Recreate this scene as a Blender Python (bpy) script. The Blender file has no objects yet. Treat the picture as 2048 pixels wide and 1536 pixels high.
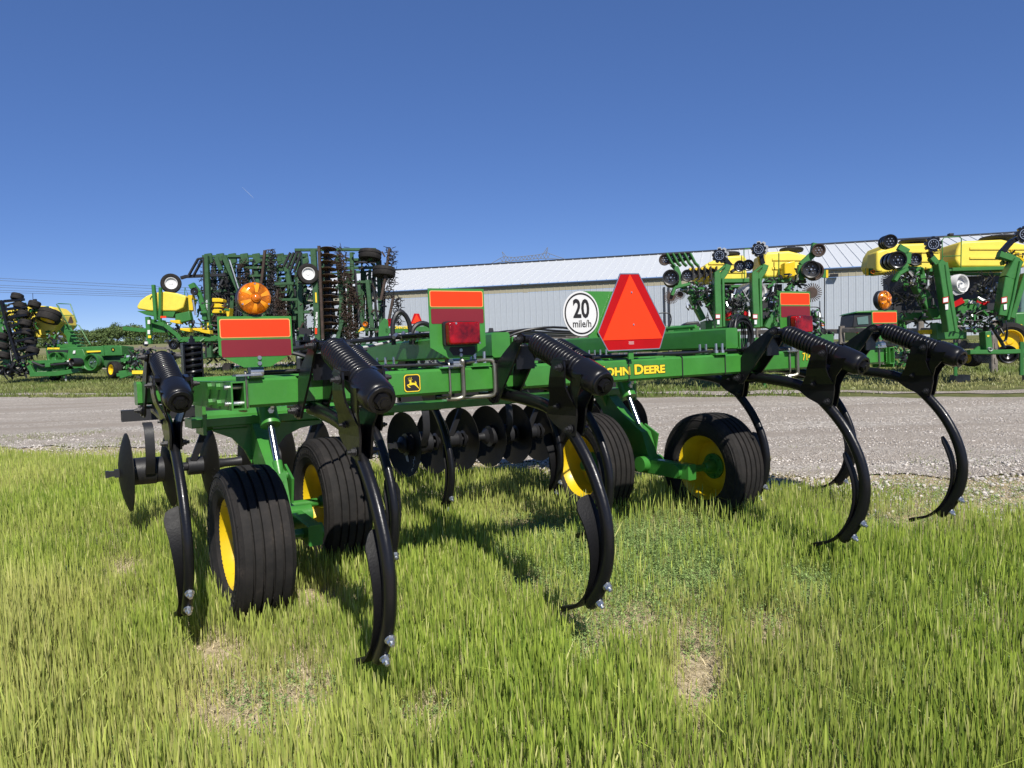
import bpy, bmesh, math, random
import numpy as np
from mathutils import Vector, Matrix
random.seed(7); RNG = np.random.default_rng(11)
SC = bpy.context.scene; COL = SC.collection
R = math.radians
# ------------------------------------------------------------------ camera
F_PX = 1560.8
CAM = Vector((0, 0, 1.64))
CR = Vector((0.9993, -0.00278, -0.03737)); CU = Vector((0.03747, 0.07401, 0.99655)); CF = Vector((0, 0.99725, -0.07406))
cd = bpy.data.cameras.new('camera'); cam = bpy.data.objects.new('camera', cd); COL.objects.link(cam)
mt = Matrix((CR, CU, -CF)).transposed().to_4x4(); mt.translation = CAM; cam.matrix_world = mt
cd.sensor_width = 36; cd.lens = F_PX / 2048 * 36; cd.clip_end = 5000; cd.clip_start = .05
SC.camera = cam
# ------------------------------------------------------------------ sky, sun, exposure
SUN_EL, SUN_AZ = R(47), R(17)       # azimuth: right of straight behind the camera
sd = Vector((math.sin(SUN_AZ) * math.cos(SUN_EL), -math.cos(SUN_AZ) * math.cos(SUN_EL), math.sin(SUN_EL)))
W = bpy.data.worlds.new('World'); SC.world = W; W.use_nodes = True
nt = W.node_tree; bg = nt.nodes['Background']
sky = nt.nodes.new('ShaderNodeTexSky'); sky.sky_type = 'NISHITA'; sky.sun_disc = False
sky.sun_elevation = SUN_EL; sky.sun_rotation = math.atan2(sd.x, sd.y)
sky.air_density = 0.35; sky.dust_density = 0.0; sky.ozone_density = 6; sky.altitude = 200
hs = nt.nodes.new('ShaderNodeHueSaturation'); hs.inputs['Saturation'].default_value = 1.47; hs.inputs['Hue'].default_value = .517; hs.inputs['Value'].default_value = 1.97
gam = nt.nodes.new('ShaderNodeGamma'); gam.inputs[1].default_value = .52
nt.links.new(sky.outputs[0], gam.inputs[0]); nt.links.new(gam.outputs[0], hs.inputs['Color']); nt.links.new(hs.outputs[0], bg.inputs[0]); bg.inputs[1].default_value = .125
sl = bpy.data.lights.new('sun', 'SUN'); sl.energy = 5.0; sl.angle = R(.53); sl.color = (1, .955, .88)
so = bpy.data.objects.new('sun', sl); COL.objects.link(so)
so.rotation_euler = sd.to_track_quat('Z', 'Y').to_euler(); so.location = (20, -30, 40)
SC.view_settings.view_transform = 'Standard'; SC.view_settings.look = 'None'
SC.view_settings.exposure = 0.22; SC.view_settings.gamma = 1; SC.view_settings.use_curve_mapping = False

def P(x, y, D):
    """point seen at photo pixel (x, y) at depth D metres"""
    x, y, D = float(x), float(y), float(D)
    return CAM + D * (CF + (x - 1024) / F_PX * CR - (y - 768) / F_PX * CU)
def G(x, y, z=0.0):
    d = CF + (x - 1024) / F_PX * CR - (y - 768) / F_PX * CU
    return CAM + d * ((z - CAM.z) / d.z)

# ------------------------------------------------------------------ materials
def nodes(name):
    m = bpy.data.materials.new(name); m.use_nodes = True
    return m, m.node_tree, m.node_tree.nodes['Principled BSDF']
def coords(nt, kind='Object', scale=1.0):
    tc = nt.nodes.new('ShaderNodeTexCoord'); mp = nt.nodes.new('ShaderNodeMapping')
    s = scale if isinstance(scale, (tuple, list)) else (scale,) * 3
    mp.inputs['Scale'].default_value = s
    nt.links.new(tc.outputs[kind], mp.inputs[0]); return mp.outputs[0]
def noise(nt, vec, scale, detail=4, rough=.6):
    n = nt.nodes.new('ShaderNodeTexNoise'); n.inputs['Scale'].default_value = scale
    n.inputs['Detail'].default_value = detail; n.inputs['Roughness'].default_value = rough
    nt.links.new(vec, n.inputs['Vector']); return n.outputs['Fac']
def ramp(nt, fac, stops):
    r = nt.nodes.new('ShaderNodeValToRGB'); e = r.color_ramp.elements
    while len(e) < len(stops): e.new(.5)
    for i, (p, c) in enumerate(stops):
        e[i].position = p; e[i].color = (*c, 1) if len(c) == 3 else c
    nt.links.new(fac, r.inputs[0]); return r.outputs[0]
def mixc(nt, fac, a, b, mode='MIX'):
    m = nt.nodes.new('ShaderNodeMix'); m.data_type = 'RGBA'; m.blend_type = mode
    for s, v in ((0, fac), (6, a), (7, b)):
        if hasattr(v, 'links') or isinstance(v, bpy.types.NodeSocket): nt.links.new(v, m.inputs[s])
        elif s == 0: m.inputs[0].default_value = v
        else: m.inputs[s].default_value = (*v, 1)
    return m.outputs[2]
def bump(nt, b, h, strength=.3, dist=.01):
    n = nt.nodes.new('ShaderNodeBump'); n.inputs['Strength'].default_value = strength; n.inputs['Distance'].default_value = dist
    nt.links.new(h, n.inputs['Height']); nt.links.new(n.outputs[0], b.inputs['Normal'])
def paint(name, c, rough=.35, metal=0, var=.12, bmp=.08, bscale=60, dirt=None, dirt_amt=.25, coat=0, spec=.5):
    m, nt, b = nodes(name); v = coords(nt)
    n1 = noise(nt, v, 5, 5); lo = tuple(x * (1 - var) for x in c); hi = tuple(min(1, x * (1 + var)) for x in c)
    col = ramp(nt, n1, [(.3, lo), (.7, hi)])
    if dirt:
        n2 = noise(nt, v, 9, 8, .75); f = ramp(nt, n2, [(1 - dirt_amt - .12, (0, 0, 0)), (1 - dirt_amt + .12, (1, 1, 1))])
        col = mixc(nt, f, col, dirt)
    nt.links.new(col, b.inputs['Base Color'])
    n3 = noise(nt, v, 22, 6, .7); rr = nt.nodes.new('ShaderNodeMapRange'); rr.inputs[3].default_value = max(.04, rough - .1); rr.inputs[4].default_value = min(1, rough + .14)
    nt.links.new(n3, rr.inputs[0]); nt.links.new(rr.outputs[0], b.inputs['Roughness'])
    b.inputs['Metallic'].default_value = metal; b.inputs['Coat Weight'].default_value = coat; b.inputs['Specular IOR Level'].default_value = spec
    if bmp: bump(nt, b, noise(nt, v, bscale, 5), bmp, .004)
    return m
M = {}
M['green'] = paint('green_paint', (.045, .21, .031), .36, var=.16, bmp=.2, bscale=45, dirt=(.10, .20, .07), dirt_amt=.16, coat=.2)
M['green_old'] = paint('weathered_green_paint', (.028, .085, .03), .5, var=.3, dirt=(.09, .06, .035), dirt_amt=.2)
M['green_shaded'] = paint('shaded_green_paint', (.035, .16, .032), .4, bmp=.1, dirt=(.03, .03, .02), dirt_amt=.15)  # same green paint, colour darkened to carry the shade on the background machines
M['yellow'] = paint('yellow_paint', (.74, .50, .010), .34, bmp=.05, coat=.2)
M['tank'] = paint('yellow_plastic', (.80, .63, .075), .45, var=.06, bmp=.03)
M['black'] = paint('black_paint', (.008, .008, .0095), .30, bmp=.22, bscale=70, dirt=(.03, .029, .029), dirt_amt=.15, coat=.12, spec=.3)
M['black_matt'] = paint('matt_black_steel', (.018, .018, .02), .45, bmp=.2, bscale=60)
M['blade'] = paint('oiled_disc_steel', (.010, .0095, .007), .6, metal=.0, var=.3, bmp=.1, spec=.2)
M['point'] = paint('black_cast_point', (.006, .006, .007), .5, bmp=.35, bscale=90, spec=.22)
M['rust_disc'] = paint('rusty_disc_edge', (.12, .075, .045), .5, metal=.2, var=.5, bmp=.3)
M['ubolt'] = paint('dull_plated_steel', (.26, .25, .21), .38, metal=.85, var=.3, dirt=(.12, .08, .05), dirt_amt=.2)
M['steel'] = paint('zinc_steel', (.55, .57, .58), .3, metal=.9, var=.15)
M['chrome'] = paint('chrome_rod', (.42, .44, .47), .22, metal=1, bmp=0)
M['rust'] = paint('rusty_steel', (.05, .03, .02), .6, metal=.1, var=.5, bmp=.4)
M['rubber'] = paint('black_hose_rubber', (.015, .015, .016), .4)
M['white'] = paint('white_enamel', (.68, .68, .67), .35, var=.04)
M['ink'] = paint('black_print', (.015, .013, .013), .5, var=.05, bmp=0)
M['orange'] = paint('fluorescent_orange_sheeting', (.93, .048, .008), .5, var=.03, bmp=.03, spec=.25)
M['edge'] = paint('pale_orange_edge', (.75, .38, .12), .4, var=.03, bmp=0)
M['maroon'] = paint('dark_red_reflector', (.19, .018, .028), .5, var=.05, bmp=.04, spec=.25)
M['red'] = paint('red_sheeting', (.42, .004, .006), .5, var=.12, bmp=.1, bscale=200, spec=.2)
M['decal'] = paint('yellow_decal', (.85, .62, .03), .4, var=.03, bmp=0)
M['wood'] = paint('grey_weathered_timber', (.20, .175, .15), .85, var=.4, bmp=.5, bscale=30)
M['glassy'] = paint('window_glass', (.12, .19, .17), .08, var=.1, bmp=0)
M['grey'] = paint('grey_plastic', (.35, .36, .37), .5)
def lens(name, c):
    m, nt, b = nodes(name); b.inputs['Base Color'].default_value = (*c, 1); b.inputs['Roughness'].default_value = .12
    b.inputs['Coat Weight'].default_value = .15; b.inputs['Specular IOR Level'].default_value = .4
    v = coords(nt, scale=1); w = nt.nodes.new('ShaderNodeTexChecker'); w.inputs['Scale'].default_value = 160
    nt.links.new(v, w.inputs[0]); n = noise(nt, v, 12, 3)
    col = mixc(nt, ramp(nt, n, [(.35, (0, 0, 0)), (.7, (1, 1, 1))]), tuple(x * .18 for x in c), c)  # bright patches in the dark lens colour stand in for highlights
    nt.links.new(col, b.inputs['Base Color']); bump(nt, b, w.outputs['Fac'], .35, .002); b.inputs['Subsurface Weight'].default_value = .0
    return m
M['amber_light'] = paint('amber_lens_facet', (.97, .31, .010), .2, var=.1, bmp=0, coat=.5)
M['amber_dark'] = paint('amber_bulb', (.62, .15, .004), .15, var=.3, bmp=0, coat=.5)
M['red_lens'] = lens('red_lens', (.42, .004, .006)); M['amber_lens'] = lens('amber_lens', (.95, .25, .004))
M['blue_clear'] = M['glassy']
def rubber_tire():
    m, nt, b = nodes('tyre_rubber'); v = coords(nt); n = noise(nt, v, 7, 8, .7)
    col = ramp(nt, n, [(.35, (.011, .0105, .010)), (.6, (.024, .021, .019)), (.8, (.07, .056, .044))])
    nt.links.new(col, b.inputs['Base Color']); b.inputs['Roughness'].default_value = .8; b.inputs['Specular IOR Level'].default_value = .3; bump(nt, b, noise(nt, v, 90, 4), .25, .004); return m
M['tyre'] = rubber_tire()

# ------------------------------------------------------------------ mesh builder
def ortho(d):
    d = Vector(d).normalized(); a = Vector((0, 0, 1)) if abs(d.z) < .9 else Vector((1, 0, 0))
    s = d.cross(a).normalized(); return s, s.cross(d).normalized()
class MB:
    def __init__(s): s.v = []; s.f = []
    def add(s, vs, fs):
        o = len(s.v); s.v += [tuple(v) for v in vs]; s.f += [tuple(i + o for i in f) for f in fs]; return s
    def box(s, a, b, c=None):
        (x0, y0, z0), (x1, y1, z1) = a, b
        return s.add([(x0,y0,z0),(x1,y0,z0),(x1,y1,z0),(x0,y1,z0),(x0,y0,z1),(x1,y0,z1),(x1,y1,z1),(x0,y1,z1)],
            [(0,3,2,1),(4,5,6,7),(0,1,5,4),(1,2,6,5),(2,3,7,6),(3,0,4,7)])
    def beam(s, p0, p1, w, h, up=None, ch=0.0):
        """rectangular bar from p0 to p1; w across, h along `up`, optional corner chamfer"""
        p0, p1 = Vector(p0), Vector(p1); d = (p1 - p0).normalized(); up = Vector(up) if up else ortho(d)[1]
        sd_ = d.cross(up).normalized(); up = sd_.cross(d).normalized(); a, b = w / 2, h / 2
        sec = [(-a, -b), (a, -b), (a, b), (-a, b)] if not ch else [(-a+ch,-b),(a-ch,-b),(a,-b+ch),(a,b-ch),(a-ch,b),(-a+ch,b),(-a,b-ch),(-a,-b+ch)]
        n = len(sec); vs = [p + sd_ * x + up * y for p in (p0, p1) for x, y in sec]
        return s.add(vs, [tuple(range(n))[::-1], tuple(range(n, 2*n))] + [(i, (i+1) % n, n + (i+1) % n, n + i) for i in range(n)])
    def hollow(s, p0, p1, w, h, t, up):
        p0, p1, up = Vector(p0), Vector(p1), Vector(up); d = (p1 - p0).normalized(); sd_ = d.cross(up).normalized(); up = sd_.cross(d)
        vs = []
        for p in (p0, p1):
            for k in (1, 0):
                a, b = w / 2 - (0 if k else t), h / 2 - (0 if k else t)
                vs += [p + sd_*x + up*y for x, y in ((-a,-b),(a,-b),(a,b),(-a,b))]
        fs = []
        for i in range(4):
            j = (i+1) % 4
            fs += [(i, j, 8+j, 8+i), (4+j, 4+i, 12+i, 12+j), (i, 4+i, 4+j, j), (8+i, 8+j, 12+j, 12+i)]
        return s.add(vs, fs)
    def cyl(s, p0, p1, r0, r1=None, n=16, cap=True):
        r1 = r0 if r1 is None else r1; p0, p1 = Vector(p0), Vector(p1); a, b = ortho(p1 - p0)
        vs = [p + a * math.cos(2*math.pi*i/n) * r + b * math.sin(2*math.pi*i/n) * r for p, r in ((p0, r0), (p1, r1)) for i in range(n)]
        fs = [(i, n + i, n + (i+1) % n, (i+1) % n) for i in range(n)]
        if cap: fs += [tuple(range(n)), tuple(range(n, 2*n))[::-1]]
        return s.add(vs, fs)
    def tube(s, pts, r, n=8, cap=True):
        pts = [Vector(p) for p in pts]; vs = []; a = None
        rr = r if isinstance(r, (list, tuple)) else [r] * len(pts)
        for i, p in enumerate(pts):
            d = (pts[min(i+1, len(pts)-1)] - pts[max(i-1, 0)]).normalized()
            if a is None: a, b = ortho(d)
            else: a = (a - d * a.dot(d)).normalized(); b = a.cross(d) * -1
            b = d.cross(a)
            vs += [p + (a * math.cos(2*math.pi*k/n) + b * math.sin(2*math.pi*k/n)) * rr[i] for k in range(n)]
        fs = [(i*n+k, i*n+(k+1) % n, (i+1)*n+(k+1) % n, (i+1)*n+k) for i in range(len(pts)-1) for k in range(n)]
        if cap: fs += [tuple(range(n))[::-1], tuple(range((len(pts)-1)*n, len(pts)*n))]
        return s.add(vs, fs)
    def lathe(s, prof, o, d, n=32, close=False):
        """prof: (t along axis, radius)"""
        o, d = Vector(o), Vector(d).normalized(); a, b = ortho(d); vs = []; m = len(prof)
        for t, r in prof: vs += [o + d*t + (a*math.cos(2*math.pi*k/n) + b*math.sin(2*math.pi*k/n)) * max(r, 1e-4) for k in range(n)]
        fs = [(i*n+k, ((i+1) % m)*n+k, ((i+1) % m)*n+(k+1) % n, i*n+(k+1) % n) for i in range(m if close else m-1) for k in range(n)]
        return s.add(vs, fs)
    def prism(s, poly, f, t0, t1):
        """poly of 2-D points; f(a, b, t) -> 3-D point; extruded from t0 to t1"""
        n = len(poly); vs = [f(a, b, t0) for a, b in poly] + [f(a, b, t1) for a, b in poly]
        return s.add(vs, [tuple(range(n))[::-1], tuple(range(n, 2*n))] + [(i, (i+1) % n, n+(i+1) % n, n+i) for i in range(n)])
    def sweep(s, cen, wid, thk, ax=0, ch=.25):
        """bar following a curve in the (v, z) plane; wid in plane, thk across"""
        vs = []; n = len(cen)
        for i, (y, z) in enumerate(cen):
            a = Vector(cen[max(i-1, 0)]); b = Vector(cen[min(i+1, n-1)]); d = (b - a).normalized(); nn = Vector((-d.y, d.x))
            w = (wid[i] if isinstance(wid, (list, tuple)) else wid) / 2; t = (thk[i] if isinstance(thk, (list, tuple)) else thk) / 2
            c = ch * min(w, t) * 2
            for x, q in ((-t+c, -w), (t-c, -w), (t, -w+c), (t, w-c), (t-c, w), (-t+c, w), (-t, w-c), (-t, -w+c)):
                vs.append((x, y + nn.x*q, z + nn.y*q))
        fs = [(i*8+k, i*8+(k+1) % 8, (i+1)*8+(k+1) % 8, (i+1)*8+k) for i in range(n-1) for k in range(8)]
        return s.add(vs, fs + [tuple(range(8))[::-1], tuple(range(8*(n-1), 8*n))])
    def mesh(s, name, mat, smooth=35):
        me = bpy.data.meshes.new(name); me.from_pydata(s.v, [], s.f)
        bm = bmesh.new(); bm.from_mesh(me); bmesh.ops.recalc_face_normals(bm, faces=bm.faces); bm.to_mesh(me); bm.free()
        me.materials.append(mat)
        if smooth: me.shade_smooth(); me.set_sharp_from_angle(angle=R(smooth))
        return me
    def build(s, name, mat, parent=None, smooth=35, loc=None, **kw):
        o = bpy.data.objects.new(name, s.mesh(name, mat, smooth)); COL.objects.link(o)
        if parent: o.parent = parent
        if loc: o.location = loc
        for k, v in kw.items(): o[k] = v
        return o
def thing(name, label, cat, loc=(0, 0, 0), group=None):
    o = bpy.data.objects.new(name, None); COL.objects.link(o); o.location = loc; o.empty_display_size = .2
    o['label'] = label; o['category'] = cat
    if group: o['group'] = group
    return o
def tag(o, label=None, cat=None, group=None, kind=None):
    for k, v in (('label', label), ('category', cat), ('group', group), ('kind', kind)):
        if v: o[k] = v
    return o
def copy_tree(o, parent=None):
    c = o.copy(); COL.objects.link(c); c.parent = parent
    for ch in list(o.children): copy_tree(ch, c)
    return c
def inst(name, me, parent, loc=None, mat4=None):
    o = bpy.data.objects.new(name, me); COL.objects.link(o); o.parent = parent
    if loc is not None: o.location = loc
    if mat4 is not None: o.matrix_local = mat4
    return o
def chaikin(pts, n=2):
    pts = [Vector(p) for p in pts]
    for _ in range(n):
        q = [pts[0]]
        for a, b in zip(pts, pts[1:]): q += [a.lerp(b, .25), a.lerp(b, .75)]
        pts = q + [pts[-1]]
    return pts
def text(body, size, parent, mat4, mat, name='lettering', ext=.0008, off=0.0, xs=1.0, shear=0, smallcaps=False):
    c = bpy.data.curves.new(name, 'FONT'); c.body = body; c.size = size; c.extrude = ext; c.offset = off; c.align_x = 'CENTER'; c.align_y = 'CENTER'
    c.resolution_u = 3; c.shear = shear
    if smallcaps:
        c.small_caps_scale = .8
        for i, ch in enumerate(body):
            if ch.islower(): c.body_format[i].use_small_caps = True
    t = bpy.data.objects.new(name, c); COL.objects.link(t); bpy.context.view_layer.update()
    me = bpy.data.meshes.new_from_object(t.evaluated_get(bpy.context.evaluated_depsgraph_get()))
    bpy.data.objects.remove(t); me.materials.clear(); me.materials.append(mat)
    for v in me.vertices: v.co.x *= xs
    o = bpy.data.objects.new(name, me); COL.objects.link(o); o.parent = parent; o.matrix_local = mat4; return o
# ================================================================== the plow (u across, v forward, z up)
MM = Matrix(((.84912, -.52819, -.00381, -.63411), (.52784, .84825, .04314, 3.24239), (-.01955, -.03864, .99906, .10957), (0, 0, 0, 1)))
plow = thing('chisel_plow', 'large green chisel plow with black sprung shanks, parked in the foreground grass', 'plow')
plow.matrix_world = MM
def UV(o): return o
ROW = [.63, 1.89, 3.30]
def zt(u): return .0045 * (u - .1)
# --- frame
def cross_tube(v, u0, u1):
    z0, z1 = 1.213, 1.352; h = z1 - z0; d = .15
    return MB().beam((u0, v + d/2, (z0+z1)/2 + zt(u0)), (u1, v + d/2, (z0+z1)/2 + zt(u1)), d, h, (0, 0, 1), ch=.014).build('cross_tube', M['green'], plow)
cross_tube(ROW[0], -.325, 4.70); cross_tube(ROW[1], -.655, 5.05); cross_tube(ROW[2], -.2, 4.6)
for u in (-.37, 4.765):
    r = MB().hollow((u, .60, 1.274 + zt(u)), (u, 3.6, 1.274 + zt(u)), .066, .135, .008, (0, 0, 1)).build('side_rail', M['green'], plow)
    b = MB()
    for z in (1.235, 1.312): b.cyl((u - .05, .66, z), (u + .07, .66, z), .011, n=10); b.cyl((u + .036, .66, z), (u + .06, .66, z), .02, n=6)
    b.build('bolt', M['steel'], r, kind='stuff')
    c = MB()
    for v in (.84, 1.05):
        for z in (1.235, 1.315): c.cyl((u - .033, v, z), (u - .052, v, z), .018, n=6)
    c.build('bolt', M['green'], r, kind='stuff')
    MB().box((u + .036, .615, 1.20), (u + .05, .80, 1.36)).build('flange', M['green'], plow)
for u, v1 in ((1.10, 5.6), (2.98, 5.6)):
    hb = MB().beam((u, .66, 1.475), (u + (2.04 - u) * .05, 3.4, 1.485), .12, .142, (0, 0, 1), ch=.012).beam((u + (2.04 - u) * .05, 3.4, 1.485), (u + (2.04 - u) * .75, v1, 1.45), .11, .14, (0, 0, 1)).build('hitch_beam', M['green'], plow)
    for v in (ROW[0], ROW[1], ROW[2]):
        for du in (-.16, .16):
            q = MB().box((u + du - .055, v - .02, 1.362), (u + du + .055, v + .17, 1.376)).build('clamp_plate', M['green'], plow)
            bb = MB()
            for dv in (.0, .15):
                for dx in (-.03, .03): bb.cyl((u + du + dx, v + dv, 1.376), (u + du + dx, v + dv, 1.44), .0085, n=8); bb.cyl((u + du + dx, v + dv, 1.376), (u + du + dx, v + dv, 1.392), .016, n=6)
            bb.build('bolt', M['steel'], q, kind='stuff')
MB().box((.94, .60, 1.40), (1.2, .645, 1.46)).build('lug', M['green'], plow) if False else None
rl = MB()
rl.cyl((2.98, 1.0, 1.575), (2.98, 2.1, 1.575), .014, n=8)
for v in (1.05, 1.5, 2.0): rl.box((2.96, v, 1.545), (3.0, v + .16, 1.562))
rl.build('hose_rail', M['green'], plow)
# gussets joining beams
for u in (1.10, 2.98):
    MB().prism([(.66, 1.36), (.95, 1.36), (.80, 1.47), (.66, 1.52)], lambda a, b, t: (t, a, b), u + .075, u + .087).build('gusset', M['green'], plow)
# weld beads where tubes, beams and gussets meet
def weld(p0, p1, r=.0045):
    p0, p1 = Vector(p0), Vector(p1); n = max(3, int((p1 - p0).length / .007)); rr = random.Random(n)
    MB().tube([p0.lerp(p1, i/n) + Vector([rr.uniform(-.0008, .0008) for _ in range(3)]) for i in range(n+1)], [r*(1 + .25*math.sin(i*2.4)) for i in range(n+1)], 6).build('weld_bead', M['green'], plow)
weld((-.334, .628, 1.225), (-.334, .628, 1.345)); weld((4.73, .628, 1.24), (4.73, .628, 1.36))
for u in (1.04, 1.16, 2.92, 3.04): weld((u, .66, 1.36 + zt(u)), (u, .66, 1.40 + zt(u)))
weld((-.20, 2.325, 1.003), (.06, 2.325, 1.003)); weld((-.21, 2.325, 1.12), (-.21, 2.325, 1.01))
# --- rockshaft and lifting arms
rs = MB().beam((-.30, 2.42, 1.052), (3.46, 2.42, 1.062), .26, .060, (0, 0, 1), ch=.006).build('rockshaft', M['green'], plow)
MB().beam((-.22, 2.40, 1.065), (1.15, 2.40, 1.065), .15, .125, (0, 0, 1), ch=.03).build('rockshaft_sleeve', M['green'], plow)
for u in (-.235, 3.46): MB().box((u, 2.26, .975), (u + .022, 2.52, 1.175)).build('end_plate', M['green'], plow)
def gus(pts, v=2.33):
    k = (v + 3.144) / 5.044; MB().prism([(-1.203 + (a + 1.203)*k, 1.387 + (b - 1.387)*k) for a, b in pts], lambda a, b, t: (a, t, b), v, v + .03).build('gusset', M['green'], plow)
gus([(-.245, 1.06), (-.24, 1.02), (-.13, .97), (-.06, .89), (-.02, .80), (.0, 1.05)]); gus([(.12, 1.05), (.12, .87), (.20, .96), (.30, 1.0), (.44, 1.02), (.44, 1.04)])
gus([(2.25, 1.10), (2.50, .86), (2.60, .90), (2.68, 1.07)]); gus([(2.80, 1.07), (2.86, .93), (3.0, .99), (3.15, 1.06)])
def lift(u, uc, vp, zp, side):
    lg = MB().prism([(2.60, 1.10), (2.43, 1.15), (2.13, .885), (vp + .05, zp + .28), (vp - .02, zp + .09), (vp - .13, zp + .0), (vp + .04, zp - .06), (vp + .24, zp + .05), (2.27, .69), (2.41, .92)], lambda a, b, t: (t, a, b), u - .05, u + .05).build('lift_leg', M['green'], plow)
    MB().prism([(vp + .02, zp + .10), (vp + .20, zp + .22), (vp + .14, zp + .34), (vp - .02, zp + .26)], lambda a, b, t: (t, a, b), u + side * .065, u + side * .08).build('lug', M['green'], lg)
    # hydraulic cylinder, from under the rear tube down to the leg
    p0 = Vector((uc, 2.235, 1.30)); p1 = Vector((uc, 1.925, .70)); d = (p1 - p0)
    a = p0 + d * .45
    cy = MB().cyl(p0, a, .06, n=24).cyl(a - d.normalized() * .03, a + d.normalized() * .012, .066, n=24).build('hydraulic_cylinder', M['green'], plow)
    MB().cyl(a, p1 - d.normalized() * .07, .022, n=20).build('piston_rod', M['chrome'], cy)
    e = MB().cyl(p1 - d.normalized() * .10, p1, .032, n=14); e.cyl(p1 + Vector((-.05, 0, 0)), p1 + Vector((.05, 0, 0)), .03, n=14); e.build('rod_eye', M['green'], cy)
    k = a - d.normalized() * .1 + Vector((.0, -.055, 0)); MB().tube([k, k + Vector((.01, -.03, .02)), k + Vector((.02, -.035, .07)), k + Vector((.03, -.02, .12))], .014, 8).cyl(k + Vector((0, .01, 0)), k + Vector((0, -.03, 0)), .02, n=6).build('hose_fitting', M['steel'], cy)
    MB().box((uc - .05, p0.y - .062, 1.10), (uc + .0, p0.y - .050, 1.16)).build('sticker', M['white'], cy) if False else None
TIRES = [(-.148, 1.513, .395), (.560, 2.154, .458), (2.877, 2.196, .459), (3.556, 1.447, .442)]
def mid(a, b): return [(x + y) / 2 for x, y in zip(TIRES[a], TIRES[b])]
for (a, b, s) in ((0, 1, 1), (2, 3, 1)):
    m = mid(a, b); A, B = TIRES[a], TIRES[b]; u = m[0]
    r_, f_ = (A, B) if A[1] < B[1] else (B, A)
    wb = MB().beam((u, r_[1] - .12, r_[2]), (u, f_[1] + .1, f_[2]), .085, .125, (0, 0, 1), ch=.008).build('walking_beam', M['green'], plow)
    for q in (A, B):
        sx = 1 if q[0] > u else -1
        MB().cyl((u - sx * .06, q[1], q[2]), (q[0] - sx * .02, q[1], q[2]), .03, n=16).build('axle_stub', M['green'], wb)
        MB().cyl((u - sx * .075, q[1], q[2]), (u - sx * .02, q[1], q[2]), .052, n=20).build('axle_boss', M['green'], wb)
    MB().cyl((u - .11, m[1], m[2] + .02), (u + .11, m[1], m[2] + .02), .065, n=20).build('pivot_boss', M['green'], wb)
    lift(u - (.07 if a == 0 else -.02), u - (.05 if a == 0 else -.03), m[1], m[2], 1)
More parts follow.
